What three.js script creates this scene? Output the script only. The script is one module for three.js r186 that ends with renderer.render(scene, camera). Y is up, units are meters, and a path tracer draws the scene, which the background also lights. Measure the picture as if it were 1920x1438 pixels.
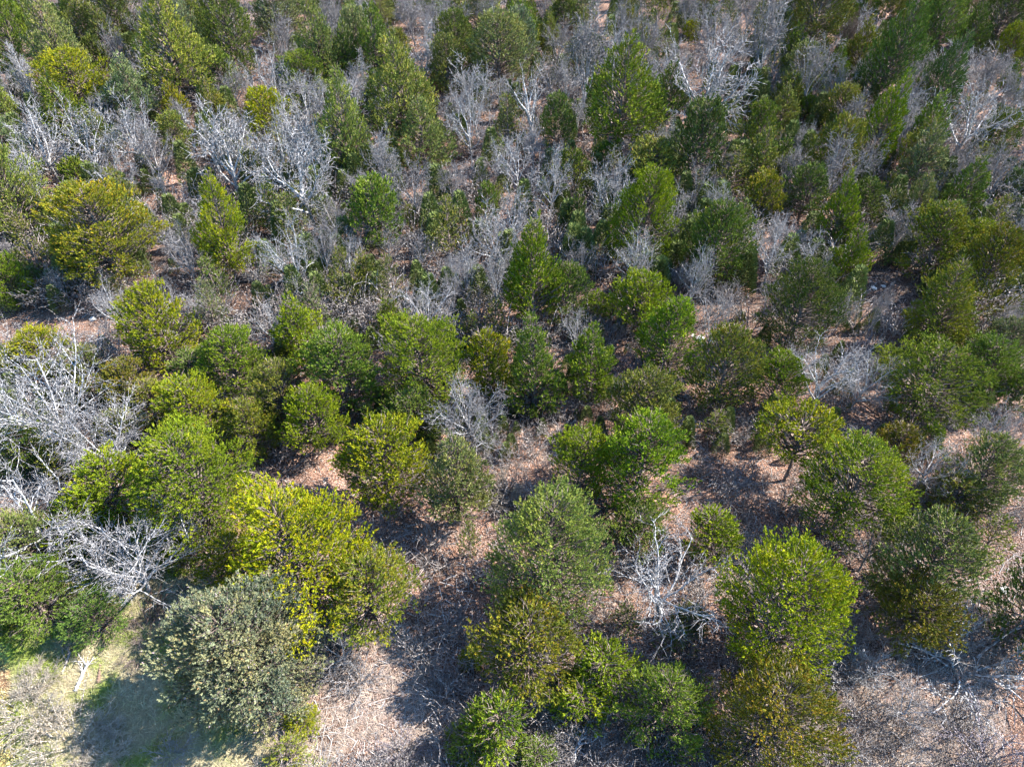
import * as THREE from 'three';
import { ImprovedNoise } from 'three/addons/math/ImprovedNoise.js';
import { Sky } from 'three/addons/objects/Sky.js';

// ---------------------------------------------------------------- camera, sky, sun, exposure
const scene = new THREE.Scene();
const camera = new THREE.PerspectiveCamera(56.7, 1024 / 766, 0.5, 1500);
camera.position.set(0, 36, 0);
camera.rotation.set(-44 * Math.PI / 180, 0, 0);
const SUN = new THREE.Vector3(Math.cos(0.24), Math.tan(46 * Math.PI / 180), -Math.sin(0.24)).normalize();
const sky = new Sky();
sky.name = 'sky';
sky.userData.kind = 'structure';
sky.scale.setScalar(1000);
sky.material.uniforms.sunPosition.value.copy(SUN);
sky.material.uniforms.turbidity.value = 2.5;
sky.material.uniforms.rayleigh.value = 2.6;
sky.material.uniforms.mieCoefficient.value = 0.004;
sky.material.uniforms.mieDirectionalG.value = 0.8;
scene.add(sky);
scene.environmentIntensity = 0.10;
const sun = new THREE.DirectionalLight(new THREE.Color(1, 0.95, 0.87), 5.0);
sun.name = 'sun';
sun.position.set(0, 0, -45).addScaledVector(SUN, 150);
sun.target.position.set(0, 0, -45);
sun.castShadow = true;
sun.shadow.mapSize.set(4096, 4096);
Object.assign(sun.shadow.camera, { left: -110, right: 110, top: 110, bottom: -110, near: 1, far: 400 });
scene.add(sun, sun.target);
const renderer = new THREE.WebGLRenderer({ antialias: true });
renderer.setSize(1024, 766);
renderer.toneMapping = THREE.LinearToneMapping;
renderer.toneMappingExposure = 3.35;
renderer.shadowMap.enabled = true;

// ---------------------------------------------------------------- helpers
function rng(seed) {
  let a = (seed * 2654435761) >>> 0;
  return () => { a = (a + 0x6D2B79F5) | 0; let t = Math.imul(a ^ (a >>> 15), 1 | a); t = (t + Math.imul(t ^ (t >>> 7), 61 | t)) ^ t; return ((t ^ (t >>> 14)) >>> 0) / 4294967296; };
}
const V = (x, y, z) => new THREE.Vector3(x, y, z);
const lerp = THREE.MathUtils.lerp, clamp = THREE.MathUtils.clamp, smooth = THREE.MathUtils.smoothstep;
const perlin = new ImprovedNoise();
const noise2 = (x, z, s = 1, k = 0) => perlin.noise(x * s + 31.7, k + 0.37, z * s - 12.3);
const taken = {};
function numbered(name) { const n = taken[name] = (taken[name] ?? -1) + 1; return n ? name + '_' + String(n).padStart(3, '0') : name; }
function tag(o, label, category, group, kind) {
  if (label) o.userData.label = label;
  if (category) o.userData.category = category;
  if (group) o.userData.group = group;
  if (kind) o.userData.kind = kind;
  return o;
}
function mesh(name, geometry, material, parent) {
  const m = new THREE.Mesh(geometry, material);
  m.name = name; m.castShadow = m.receiveShadow = true;
  if (parent) parent.add(m);
  return m;
}
class Builder {
  constructor() { this.p = []; this.i = []; this.c = []; this.n = 0; }
  vert(x, y, z, r, g, b) { this.p.push(x, y, z); this.c.push(r, g, b); return this.n++; }
  // a bent, tapering stem through points with radii; each ring has k corners
  tube(points, radii, k, col) {
    const m = points.length, d = V(), u = V(), w = V(), ref = V(0.31, 0.2, 0.93);
    let last = -1;
    for (let j = 0; j < m; j++) {
      d.subVectors(points[Math.min(j + 1, m - 1)], points[Math.max(j - 1, 0)]).normalize();
      if (Math.abs(d.dot(ref)) > 0.95) ref.set(0.9, 0.3, -0.3).normalize();
      u.crossVectors(d, ref).normalize(); w.crossVectors(d, u); ref.copy(w).cross(d).negate();
      const at = this.n, P = points[j], r = radii[j];
      for (let q = 0; q < k; q++) {
        const a = q / k * Math.PI * 2, ca = Math.cos(a) * r, sa = Math.sin(a) * r, t = col(j / (m - 1), q);
        this.vert(P.x + u.x * ca + w.x * sa, P.y + u.y * ca + w.y * sa, P.z + u.z * ca + w.z * sa, t[0], t[1], t[2]);
      }
      if (last >= 0) for (let q = 0; q < k; q++) {
        const q2 = (q + 1) % k;
        this.i.push(last + q, at + q, last + q2, last + q2, at + q, at + q2);
      }
      last = at;
    }
  }
  geometry() {
    const g = new THREE.BufferGeometry();
    g.setAttribute('position', new THREE.Float32BufferAttribute(this.p, 3));
    g.setAttribute('color', new THREE.Float32BufferAttribute(this.c, 3));
    g.setAttribute('uv', new THREE.Float32BufferAttribute(new Float32Array(this.n * 2), 2));
    g.setIndex(this.i);
    g.computeVertexNormals();
    return g;
  }
}
// the land: gentle swells
const land = (x, z) => 0.5 * noise2(x, z, 0.03, 4) + 0.16 * noise2(x, z, 0.13, 9) + 0.05 * noise2(x, z, 0.5, 2);

// ---------------------------------------------------------------- ground
const grassy = (x, z) => { // 1 on the meadow at the near corner of the wood
  const e = (x + 13.8) * 0.80 - (z + 15.0) * 0.62 + 1.6 * noise2(x, z, 0.28, 1) + 0.7 * noise2(x, z, 0.9, 6);
  return (1 - smooth(e, -2.6, 1.8)) * smooth(z, -27, -22);
};
function groundTexture() {
  const c = document.createElement('canvas'); c.width = c.height = 2048;
  const g = c.getContext('2d'), r = rng(77);
  g.fillStyle = 'rgb(84,64,54)'; g.fillRect(0, 0, 2048, 2048);
  const pal = ['#cdaa96', '#bd967f', '#ab856f', '#8f6b58', '#6f5243', '#573f34', '#e2c7b3', '#9a7b68', '#c4a68f', '#b0a094', '#443129', '#3a2a23', '#7c5c4a'];
  for (let n = 0; n < 34000; n++) {
    const x = r() * 2048, y = r() * 2048, l = 6 + r() * r() * 15, w = l * (0.35 + r() * 0.4), a = r() * Math.PI;
    g.fillStyle = pal[Math.floor(r() * pal.length)];
    for (const ox of x < 30 ? [0, 2048] : x > 2018 ? [0, -2048] : [0]) for (const oy of y < 30 ? [0, 2048] : y > 2018 ? [0, -2048] : [0]) {
      g.save(); g.translate(x + ox, y + oy); g.rotate(a);
      g.beginPath(); g.moveTo(-l, 0); g.lineTo(-l * 0.2, -w); g.lineTo(l * 0.6, -w * 0.6); g.lineTo(l, 0); g.lineTo(l * 0.3, w * 0.8); g.closePath(); g.fill();
      g.restore();
    }
  }
  for (let n = 0; n < 900; n++) {
    const x = r() * 2048, y = r() * 2048, l = 30 + r() * 90, a = r() * 6.28;
    g.strokeStyle = r() < 0.5 ? '#cbbfb4' : '#5a463c'; g.lineWidth = 1 + r() * 2.5;
    g.beginPath(); g.moveTo(x, y); g.lineTo(x + Math.cos(a) * l * 0.5 + r() * 8, y + Math.sin(a) * l * 0.5); g.lineTo(x + Math.cos(a + 0.2) * l, y + Math.sin(a + 0.2) * l); g.stroke();
  }
  const t = new THREE.CanvasTexture(c);
  t.colorSpace = THREE.SRGBColorSpace; t.wrapS = t.wrapT = THREE.RepeatWrapping;
  return t;
}
{
  const map = groundTexture();
  const xs = [], zs = [];
  for (let x = -60; x <= 60.01; x += 0.75) xs.push(x);
  for (let s = 1.0, x = 60; x < 900; s *= 1.12) { x += s; xs.push(x); xs.unshift(-x); }
  for (let z = 20; z >= -100.01; z -= 0.75) zs.push(z);
  for (let s = 1.0, z = -100; z > -1000; s *= 1.12) { z -= s; zs.push(z); }
  for (let s = 1.0, z = 20; z < 500; s *= 1.2) { z += s; zs.unshift(z); }
  const p = [], uv = [], col = [], idx = [], nx = xs.length;
  for (const z of zs) for (const x of xs) {
    p.push(x, land(x, z), z); uv.push(x / 6.5, z / 6.5);
    const k = grassy(x, z), n1 = noise2(x, z, 0.11, 3), n2 = noise2(x, z, 0.45, 8), n3 = noise2(x, z, 1.3, 5);
    const b = 0.74 + 0.42 * n1 + 0.50 * n2 + 0.38 * n3;
    const bare = smooth(noise2(x, z, 0.07, 12) + 0.3 * n2, 0.12, 0.5);
    const lit = [lerp(0.95, 1.35, bare) * b, lerp(0.84, 1.18, bare) * b, lerp(0.78, 1.08, bare) * b];
    const green = smooth(n2 + 0.6 * n3 + 0.35 * n1, -0.2, 0.5);
    const gr = [lerp(1.9, 1.2, green) * b, lerp(1.9, 2.0, green) * b, lerp(1.35, 0.5, green) * b];
    col.push(lerp(lit[0], gr[0], k), lerp(lit[1], gr[1], k), lerp(lit[2], gr[2], k));
  }
  for (let j = 0; j + 1 < zs.length; j++) for (let i = 0; i + 1 < nx; i++) {
    const a = j * nx + i; idx.push(a, a + 1, a + nx, a + 1, a + nx + 1, a + nx);
  }
  const g = new THREE.BufferGeometry();
  g.setAttribute('position', new THREE.Float32BufferAttribute(p, 3));
  g.setAttribute('uv', new THREE.Float32BufferAttribute(uv, 2));
  g.setAttribute('color', new THREE.Float32BufferAttribute(col, 3));
  // wind so that faces look up
  for (let i = 0; i < idx.length; i += 3) { const t = idx[i + 1]; idx[i + 1] = idx[i + 2]; idx[i + 2] = t; }
  g.setIndex(idx); g.computeVertexNormals();
  if (g.attributes.normal.getY(nx * 5 + 40) < 0) { for (let i = 0; i < idx.length; i += 3) { const t = idx[i + 1]; idx[i + 1] = idx[i + 2]; idx[i + 2] = t; } g.setIndex(idx); g.computeVertexNormals(); }
  const m = mesh('ground', g, new THREE.MeshStandardMaterial({ map, bumpMap: map, bumpScale: 0.05, vertexColors: true, roughness: 1 }), scene);
  tag(m, 'forest floor of pinkish brown leaf litter', null, null, 'structure');
}

// ---------------------------------------------------------------- cedars
const crownCache = {}, crownGeo = {};
// a crown 5 m wide and 6 m tall on a trunk; fine = many sprays (seen from near)
function cedarShape(shape, variant, fine, Wn) {
  const key = [shape, variant, fine, Wn].join();
  if (crownCache[key]) return crownCache[key];
  const r = rng(variant * 131 + shape.charCodeAt(1) * 17 + (fine ? 5 : 0) + Wn * 3 + 9);
  const H = Wn * 1.28, R = Wn / 2, big = Wn / 5;
  const base = shape === 'cu' ? 0.50 : shape === 'cs' ? 0.16 + r() * 0.1 : shape === 'cv' ? 0.06 : [0.07, 0.16, 0.24, 0.1][variant % 4] + (fine ? 0 : 0.07);
  const cv0 = shape === 'cv';
  const lob = [r() * 9, r() * 9, r() * 9];
  const profile = (t, a) => { // t over the whole height
    const s = clamp((t - base) / (1 - base), 0, 1);
    let q;
    if (shape === 'cc') q = Math.pow(1 - s, 0.72) * Math.min(1, 0.62 + s * 2.6);
    else if (shape === 'cu') q = Math.sqrt(Math.max(0, 1 - s * s * 0.98));
    else if (shape === 'cs') q = Math.pow(1 - s, 0.62) * Math.min(1, 0.6 + s * 1.6);
    else q = s < 0.34 ? 0.72 + 0.28 * Math.sin(s / 0.34 * Math.PI / 2) : Math.pow(Math.max(0, 1 - Math.pow((s - 0.34) / 0.66, 2.1)), 0.62);
    const l = 1 + (cv0 ? 0.5 : 0.34) * perlin.noise(Math.cos(a) * 1.1 + lob[0], t * 2.4 + lob[1], Math.sin(a) * 1.1 + lob[2]) + 0.22 * perlin.noise(Math.cos(a) * 2.7, t * 5 + lob[0], Math.sin(a) * 2.7 + lob[1]);
    return R * q * l;
  };
  // trunk line
  const line = [], rad = [], lean = [(r() - 0.5) * 0.5, (r() - 0.5) * 0.5];
  for (let j = 0; j <= 8; j++) { const t = j / 8; line.push(V(lean[0] * t * t + 0.05 * (r() - 0.5), -0.25 + t * (H * 0.95 + 0.25), lean[1] * t * t + 0.05 * (r() - 0.5))); rad.push(lerp(0.16, 0.025, Math.pow(t, 0.8)) * big * (j === 0 ? 1.35 : 1)); }
  const onTrunk = (t) => { const f = clamp(t, 0, 0.999) * 8, j = Math.floor(f); return line[j].clone().lerp(line[j + 1], f - j); };
  const wood = new Builder(), bark = (s) => (t, q) => { const v = s * (0.85 + 0.3 * r()); return [v, v * 0.9, v * 0.82]; };
  wood.tube(line, rad, 6, bark(0.9));
  const pos = [], hue = [];
  const nBranch = Math.round((shape === 'cs' ? 80 : shape === 'cv' ? 300 : shape === 'cu' ? 130 : 185) * (fine ? 1 : 0.85) * Math.pow(big, 0.75));
  const gaps = []; for (let k = 0; k < (shape === 'cs' ? 7 : cv0 ? 0 : 4); k++) gaps.push([r() * 6.28, base + r() * (0.8 - base), 0.35 + r() * 0.35]);
  const d = V(), side = V(), up = V(0, 1, 0), tmp = V(), pt = V(), ax = V(), bl = V(), wv = V();
  for (let b = 0; b < nBranch; b++) {
    const f = (b + 0.5) / nBranch, t0 = base + (1 - base) * (shape === 'cc' ? 1 - Math.pow(1 - f, 0.62) : shape === 'cu' ? f * 0.75 : Math.pow(f, 0.92) * 0.98);
    const az = b * 2.39996 + (r() - 0.5) * 0.7;
    if (gaps.some(([ga, gt, gs]) => Math.abs(Math.atan2(Math.sin(az - ga), Math.cos(az - ga))) < gs && Math.abs(t0 - gt) < 0.09)) continue;
    const reach = profile(t0, az), slope = shape === 'cu' ? 0.25 + 0.5 * r() : lerp(0.12, 0.95, Math.pow(f, 1.1)) + (r() - 0.5) * 0.3;
    const len = Math.max(0.3, reach) * (0.86 + 0.2 * r());
    const o = onTrunk(Math.max(0.02, t0 - slope * reach / H * 0.55));
    d.set(Math.cos(az), slope, Math.sin(az)).normalize();
    side.crossVectors(d, up).normalize();
    const bend = (r() - 0.5) * 0.5, line2 = [];
    for (let j = 0; j <= 3; j++) { const s = j / 3; line2.push(o.clone().addScaledVector(d, len * s).addScaledVector(side, bend * s * s * 0.6).addScaledVector(up, 0.12 * len * s * s)); }
    wood.tube(line2, [0.045, 0.034, 0.022, 0.008].map((q) => q * (0.8 + len * 0.25)), 3, bark(1.15));
    for (let w = 0; w < (fine ? 3 : 2); w++) {
      const f0 = 0.3 + 0.65 * r(), q0 = f0 * 3, j0 = Math.floor(q0), o2 = line2[j0].clone().lerp(line2[j0 + 1], q0 - j0), e = o2.clone().addScaledVector(d, 0.3 + 0.25 * r()).addScaledVector(side, (r() - 0.5) * 1.1).addScaledVector(up, (r() - 0.35) * 0.5);
      const m2 = o2.clone().lerp(e, 0.5); m2.y += 0.06;
      wood.tube([o2, m2, e], [0.016, 0.011, 0.005], 3, bark(1.5));
    }
    const cv = shape === 'cv', nSpray = Math.max(5, Math.round(len * (fine ? 14.5 : 8.8) * (shape === 'cs' ? 0.62 : lerp(0.75, 1.1, f))) + 2);
    const tint = (r() - 0.5) * 0.5 + 0.9 * perlin.noise(Math.cos(az) * 1.6 + lob[2], t0 * 3.2, Math.sin(az) * 1.6 + lob[0]);
    for (let s = 0; s < nSpray; s++) {
      const q = shape === 'cs' ? 0.35 + 0.68 * r() : 1.06 - 0.58 * Math.pow(r(), 1.75);
      const fj = clamp(q, 0, 0.999) * 3, jj = Math.floor(fj);
      pt.copy(line2[jj]).lerp(line2[jj + 1], fj - jj);
      const spread = 0.10 + 0.26 * (1 - q) + 0.075 * len;
      const ox = (r() - 0.5) * spread * 2, oy = (r() - 0.4) * spread * 1.3, oz = (r() - 0.5) * spread * 2;
      pt.x += ox; pt.y += oy; pt.z += oz;
      ax.copy(d).multiplyScalar(0.75).addScaledVector(up, 0.35 + 0.55 * r()).addScaledVector(side, (r() - 0.5) * 1.6).addScaledVector(tmp.set(ox, oy, oz), 0.9).normalize();
      const L = (fine ? 0.155 : 0.225) * (0.6 + 0.8 * r());
      const nb = fine ? (Wn > 3 ? 12 : 10) : 8, tt = tint + (r() - 0.5) * 0.7;
      for (let k = 0; k < nb; k++) {
        const u = (k + r()) / nb;
        tmp.set(r() - 0.5, r() - 0.5, r() - 0.5).cross(ax).normalize();
        bl.copy(ax).addScaledVector(tmp, 0.5 + 0.75 * (1 - u)).normalize();
        const l = L * (0.40 + 0.3 * r()), w = l * (cv ? 0.27 : 0.22) * (0.8 + 0.5 * r());
        wv.set(r() - 0.5, r() - 0.5, r() - 0.5).cross(bl).normalize();
        const px = pt.x + ax.x * L * u, py = pt.y + ax.y * L * u, pz = pt.z + ax.z * L * u;
        pos.push(px - wv.x * w, py - wv.y * w, pz - wv.z * w, px + bl.x * l, py + bl.y * l, pz + bl.z * l, px + wv.x * w, py + wv.y * w, pz + wv.z * w);
        hue.push(tt, u, t0, q + (r() - 0.5) * 0.2);
      }
    }
  }
  return crownCache[key] = { wood: wood.geometry(), pos: new Float32Array(pos), hue };
}
function crownGeometry(shape, variant, fine, Wn, rust) {
  const key = [shape, variant, fine, Wn, rust].join();
  if (crownGeo[key]) return crownGeo[key];
  const { pos, hue } = cedarShape(shape, variant, fine, Wn), n = hue.length / 4, r = rng(variant + 400 + rust * 7);
  const col = new Float32Array(n * 9);
  for (let k = 0; k < n; k++) {
    const [tt, u, t0, q] = [hue[k * 4], hue[k * 4 + 1], hue[k * 4 + 2], hue[k * 4 + 3]];
    const v = Math.max(0.45, 1 + tt * 0.42 + (r() - 0.5) * 0.45);
    let c = [v * (1 + 0.22 * tt + 0.2 * u), v * (1 + 0.10 * u), v * (0.95 - 0.25 * tt)];
    if (rust > 0 && r() < rust * smooth(q, 0.55, 1.0) * (0.35 + 0.65 * t0) * (tt > -0.15 ? 1 : 0.25)) c = [v * 1.9, v * 1.05, v * 0.8]; // pollen-brown spray tips
    if (r() < 0.035) c = [v * 1.9, v * 1.35, v * 2.6]; // dry greyish twigs
    for (let j = 0; j < 3; j++) { const s = j === 1 ? 1.15 : 0.92; col.set([c[0] * s, c[1] * s, c[2] * s], k * 9 + j * 3); }
  }
  const g = new THREE.BufferGeometry();
  g.setAttribute('position', new THREE.BufferAttribute(pos, 3));
  g.setAttribute('color', new THREE.BufferAttribute(col, 3));
  g.setAttribute('uv', new THREE.BufferAttribute(new Float32Array(n * 6), 2));
  g.computeVertexNormals();
  return crownGeo[key] = g;
}
// base colours of the foliage (linear), and how many spray tips carry brown pollen cones
const TONES = {
  Y: [0.182, 0.212, 0.009, 0.10], V: [0.148, 0.208, 0.011, 0.03], G: [0.122, 0.168, 0.018, 0.02], B: [0.094, 0.148, 0.026, 0], D: [0.088, 0.118, 0.020, 0.03],
  E: [0.168, 0.198, 0.036, 0.04], O: [0.146, 0.166, 0.028, 0.07], P: [0.158, 0.188, 0.068, 0.01], S: [0.215, 0.222, 0.090, 0.03], R: [0.150, 0.170, 0.016, 0.24],
  M: [0.186, 0.222, 0.007, 0.06], N: [0.130, 0.136, 0.018, 0.26], Q: [0.140, 0.154, 0.014, 0.5],
};
const leafMaterials = {};
function leafMaterial(tone, step) {
  const key = tone + step;
  return leafMaterials[key] ??= new THREE.MeshPhysicalMaterial({
    color: new THREE.Color().setRGB(TONES[tone][0] * [0.86, 0.97, 1.08, 1.0, 0.93][step], TONES[tone][1] * [0.90, 0.97, 1.03, 1.07, 0.9][step], TONES[tone][2] * [1.3, 1, 0.9, 1.2, 1][step]),
    vertexColors: true, roughness: 0.8, side: THREE.DoubleSide, specularIntensity: 0.2,
  });
}
const cedarBark = new THREE.MeshStandardMaterial({ color: new THREE.Color().setRGB(0.23, 0.195, 0.18), vertexColors: true, roughness: 1 });
const cedarProto = {};
let nth = 0;
const STANDS = [];
function cedar(shape, x, z, W, H, tone, label, name = 'cedar_tree', group = 'evergreen cedars of the woodland') {
  STANDS.push([x, z, W, label]);
  nth++;
  const fine = z > -52, variant = shape === 'cv' || shape === 'cu' ? 0 : (nth * 7 + Math.round(W * 10)) % (shape === 'cr' ? 4 : shape === 'cs' ? 2 : 3), Wn = W < 3.4 ? 2.6 : W < 5.4 ? 4.3 : 6.4, brown = TONES[tone][3], rust = brown < 0.06 ? 0.03 : brown < 0.2 ? 0.10 : brown < 0.4 ? 0.20 : 0.42;
  const key = [shape, variant, fine, Wn].join();
  let o;
  if (!cedarProto[key]) {
    o = cedarProto[key] = new THREE.Group();
    mesh('trunk', cedarShape(shape, variant, fine, Wn).wood, cedarBark, o);
    mesh('crown', crownGeometry(shape, variant, fine, Wn, rust), leafMaterial(tone, nth % 5), o);
  } else {
    o = cedarProto[key].clone();
    o.children[1].material = leafMaterial(tone, nth % 5);
    o.children[1].geometry = crownGeometry(shape, variant, fine, Wn, rust);
  }
  o.name = numbered(name);
  o.position.set(x, land(x, z), z); o.rotation.set(0.07 * Math.sin(nth * 5.1), (nth * 2.39996) % 6.2832, 0.07 * Math.sin(nth * 3.7));
  o.scale.set(W / Wn, H / Wn / 1.28, W / Wn);
  o.userData = {};
  scene.add(tag(o, label, 'cedar tree', group));
}

// ---------------------------------------------------------------- leafless trees and shrubs
const BARK = { W: [0.54, 0.53, 0.535], M: [0.41, 0.39, 0.39], K: [0.25, 0.19, 0.16], U: [0.36, 0.31, 0.34], A: [0.56, 0.49, 0.40], T: [0.34, 0.27, 0.235] };
const barkMaterials = {};
const barkMaterial = (k) => barkMaterials[k] ??= new THREE.MeshStandardMaterial({ name: 'bark', color: new THREE.Color().setRGB(...BARK[k]), vertexColors: true, roughness: 0.95 });
const bareCache = {};
const shade = (r, lo = 0.75, hi = 1.2) => () => { const v = lo + (hi - lo) * r(); return [v, v * 0.985, v * 0.97]; };
// one wandering branch; returns its points
function wander(r, o, dir, len, segs, gnarl, rise) {
  const pts = [o.clone()], d = dir.clone().normalize(), p = o.clone(), j = V();
  for (let s = 0; s < segs; s++) {
    j.set(r() - 0.5, r() - 0.5, r() - 0.5).multiplyScalar(gnarl);
    d.add(j); d.y += rise; d.normalize();
    p.addScaledVector(d, len / segs); pts.push(p.clone());
  }
  return pts;
}
const taper = (n, a, b) => Array.from({ length: n }, (_, i) => lerp(a, b, Math.pow(i / (n - 1), 0.8)));
function fork(r, d, angle) { const s = V(r() - 0.5, r() - 0.5, r() - 0.5).cross(d).normalize(); return d.clone().multiplyScalar(Math.cos(angle)).addScaledVector(s, Math.sin(angle)); }
function at(pts, f) { const q = clamp(f, 0, 0.999) * (pts.length - 1), j = Math.floor(q); return [pts[j].clone().lerp(pts[j + 1], q - j), V().subVectors(pts[j + 1], pts[j]).normalize()]; }
// a tree 6 m wide and 6.4 m tall: { trunk, limbs: [], twigs }
function bareShape(kind, variant, fine) {
  const key = kind + variant + fine;
  if (bareCache[key]) return bareCache[key];
  const r = rng(variant * 977 + kind.charCodeAt(1) * 53 + 3), col = shade(r, 0.62, 1.25);
  const trunkCol = (t, q) => { const v = 0.5 + 0.35 * r() + (perlin.noise(t * 7, q * 0.9, variant) > 0.12 ? 0.3 : 0); return [v, v * 0.97, v * 0.93]; };  // shade on the trunk painted in: darker than the limbs; random tone and blotches are bark
  const twigCol = () => { const v = 0.6 + 0.4 * r(); return [v * 1.0, v * 0.965, v * 0.96]; };
  const P = {
    os: { trunk: 0.36, r0: fine ? 0.135 : 0.165, limbs: 8, low: 0.45, ang: [0.5, 1.35], len: [2.5, 3.7], gnarl: 0.74, rise: 0.05, kids: 6, grand: 4, tw: 4, g2: 0.75 },
    ov: { trunk: 0.38, r0: 0.13, limbs: 7, low: 0.55, ang: [0.3, 0.95], len: [2.6, 3.8], gnarl: 0.42, rise: 0.07, kids: 6, grand: 5, tw: 4, g2: 0.4 },
    od: { trunk: 0.42, r0: 0.26, limbs: 7, low: 0.45, ang: [0.5, 1.2], len: [1.9, 2.9], gnarl: 0.85, rise: 0.06, kids: 4, grand: 3, tw: 1, g2: 0.9 },
    or: { trunk: 0.24, r0: 0.115, limbs: 11, low: 0.5, ang: [0.4, 1.4], len: [3.0, 4.0], gnarl: 0.15, rise: 0.03, kids: 9, grand: 5, tw: 3, g2: 0.25 },
  }[kind];
  const H = 6.4, trunk = new Builder(), twigs = new Builder(), limbs = [];
  const tp = wander(r, V(0, -0.25, 0), V((r() - 0.5) * 0.3, 1, (r() - 0.5) * 0.3), H * P.trunk + 0.25, 7, P.gnarl * 0.28, 0.05);
  const tr = taper(tp.length, P.r0, P.r0 * 0.72); tr[0] *= 1.4;
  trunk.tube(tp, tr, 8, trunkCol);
  const a0 = r() * 6.28;
  for (let i = 0; i < P.limbs; i++) {
    const B = new Builder(), top = i === 0, f = top ? 1 : lerp(P.low, 1, (i - 0.3 * r()) / P.limbs), [o] = at(tp, f);
    const az = a0 + i * 2.39996 + (r() - 0.5) * 0.5, an = top ? 0.2 : lerp(P.ang[1], P.ang[0], f * 0.7 + 0.3 * r());
    const dir = V(Math.cos(az) * Math.sin(an), Math.cos(an), Math.sin(az) * Math.sin(an));
    const len = lerp(P.len[0], P.len[1], r()), lp = wander(r, o, dir, len, 9, P.gnarl * 0.55, P.rise), lr = taper(lp.length, P.r0 * (top ? 0.72 : 0.56), 0.026);
    B.tube(lp, lr, 6, col);
    for (let k = 0; k < P.kids; k++) {
      const fk = k === P.kids - 1 ? 0.97 : 0.22 + 0.72 * (k + r()) / P.kids, [ko, kd] = at(lp, fk);
      const kp = wander(r, ko, fork(r, kd, 0.45 + 0.6 * r()), len * (0.28 + 0.34 * r()) * (1.25 - 0.6 * fk), 6, P.g2 * 0.75, 0.06);
      B.tube(kp, taper(kp.length, Math.max(0.03, lerp(P.r0 * 0.30, 0.028, fk)), 0.014), fine ? 4 : 3, col);
      for (let g = 0; g < P.grand; g++) {
        const fg = 0.25 + 0.75 * (g + r()) / P.grand, [go, gd] = at(kp, fg);
        const gp = wander(r, go, fork(r, gd, 0.4 + 0.7 * r()), 0.42 + 0.55 * r(), 4, P.g2 * 0.8, 0.05);
        (fine ? B : twigs).tube(gp, taper(gp.length, fine ? 0.019 : 0.027, fine ? 0.010 : 0.016), 3, twigCol);
        const nt = P.tw;
        for (let w = 0; w < nt; w++) {
          const [wo, wd] = at(gp, 0.2 + 0.8 * r());
          const wp = wander(r, wo, fork(r, wd, 0.35 + 0.7 * r()), 0.25 + 0.4 * r(), fine ? 2 : 1, P.g2 * 0.8, 0.05);
          twigs.tube(wp, taper(wp.length, fine ? 0.011 : 0.018, fine ? 0.006 : 0.011), 3, twigCol);
        }
      }
    }
    limbs.push(B.geometry());
  }
  return bareCache[key] = { trunk: trunk.geometry(), limbs, twigs: twigs.geometry() };
}
const bareProto = {}, bareCount = {};
function bareTree(kind, x, z, W, H, bark, label, name = kind === 'od' ? 'dead_tree' : 'bare_oak_tree', group = 'leafless trees among the cedars') {
  STANDS.push([x, z, W * 0.6, label]);
  nth++;
  const fine = z > -50, nv = { os: 6, ov: 4, od: 2, or: 2 }[kind], variant = bareCount[kind] = ((bareCount[kind] ?? -1) + 1), key = [kind, variant % nv, fine].join();
  let o;
  if (!bareProto[key]) {
    o = bareProto[key] = new THREE.Group();
    const s = bareShape(kind, variant % nv, fine);
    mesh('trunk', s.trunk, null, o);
    for (const g of s.limbs) mesh('limb', g, null, o);
    mesh('crown', s.twigs, null, o);
  } else o = bareProto[key].clone();
  for (const c of o.children) c.material = barkMaterial(bark);
  o.name = numbered(name);
  o.position.set(x, land(x, z), z); o.rotation.set(0.12 * Math.sin(nth * 5.1), (nth * 2.39996) % 6.2832, 0.12 * Math.sin(nth * 3.7));
  o.scale.set(W / 6, H / 6.4, W / 6);
  o.userData = {};
  scene.add(tag(o, label, kind === 'od' ? 'dead tree' : 'oak tree', group));
}
// a shrub 3 m wide, 2 m tall: thin stems fanning from the ground, or a tangle of arching canes
function shrubShape(kind, variant) {
  const key = kind + variant;
  if (bareCache[key]) return bareCache[key];
  const r = rng(variant * 331 + kind.length * 91 + 7), stems = [], tangle = kind === 'bt', weed = kind === 'bd', n = tangle ? 18 : weed ? 34 : 11, col = shade(r);
  for (let i = 0; i < n; i++) {
    const B = new Builder(), az = i * 2.39996 + r(), an = tangle ? 0.4 + 0.9 * r() : 0.25 + 0.85 * r();
    const dir = V(Math.cos(az) * Math.sin(an), Math.cos(an), Math.sin(az) * Math.sin(an)), ro = tangle ? r() * 0.8 : weed ? r() * 1.2 : r() * 0.25;
    const p = wander(r, V(Math.cos(az) * ro, -0.1, Math.sin(az) * ro), dir, 1.5 + 0.8 * r(), 7, tangle ? 0.55 : 0.22, tangle ? -0.05 : 0.03);
    B.tube(p, taper(p.length, 0.05, 0.022), 4, col);
    for (let k = 0; k < (tangle ? 6 : 7); k++) {
      const [o, d] = at(p, 0.2 + 0.8 * (k + r()) / 7), q = wander(r, o, fork(r, d, 0.35 + 0.6 * r()), 0.45 + 0.6 * r(), 4, tangle ? 0.6 : 0.3, tangle ? -0.04 : 0.04);
      B.tube(q, taper(q.length, 0.028, 0.014), 3, col);
      for (let w = 0; w < 5; w++) { const [o2, d2] = at(q, 0.2 + 0.8 * r()), t = wander(r, o2, fork(r, d2, 0.4 + 0.6 * r()), 0.2 + 0.35 * r(), 2, 0.4, 0.02); B.tube(t, taper(t.length, 0.016, 0.009), 3, col); }
    }
    stems.push(B.geometry());
  }
  return bareCache[key] = stems;
}
const shrubProto = {};
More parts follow.
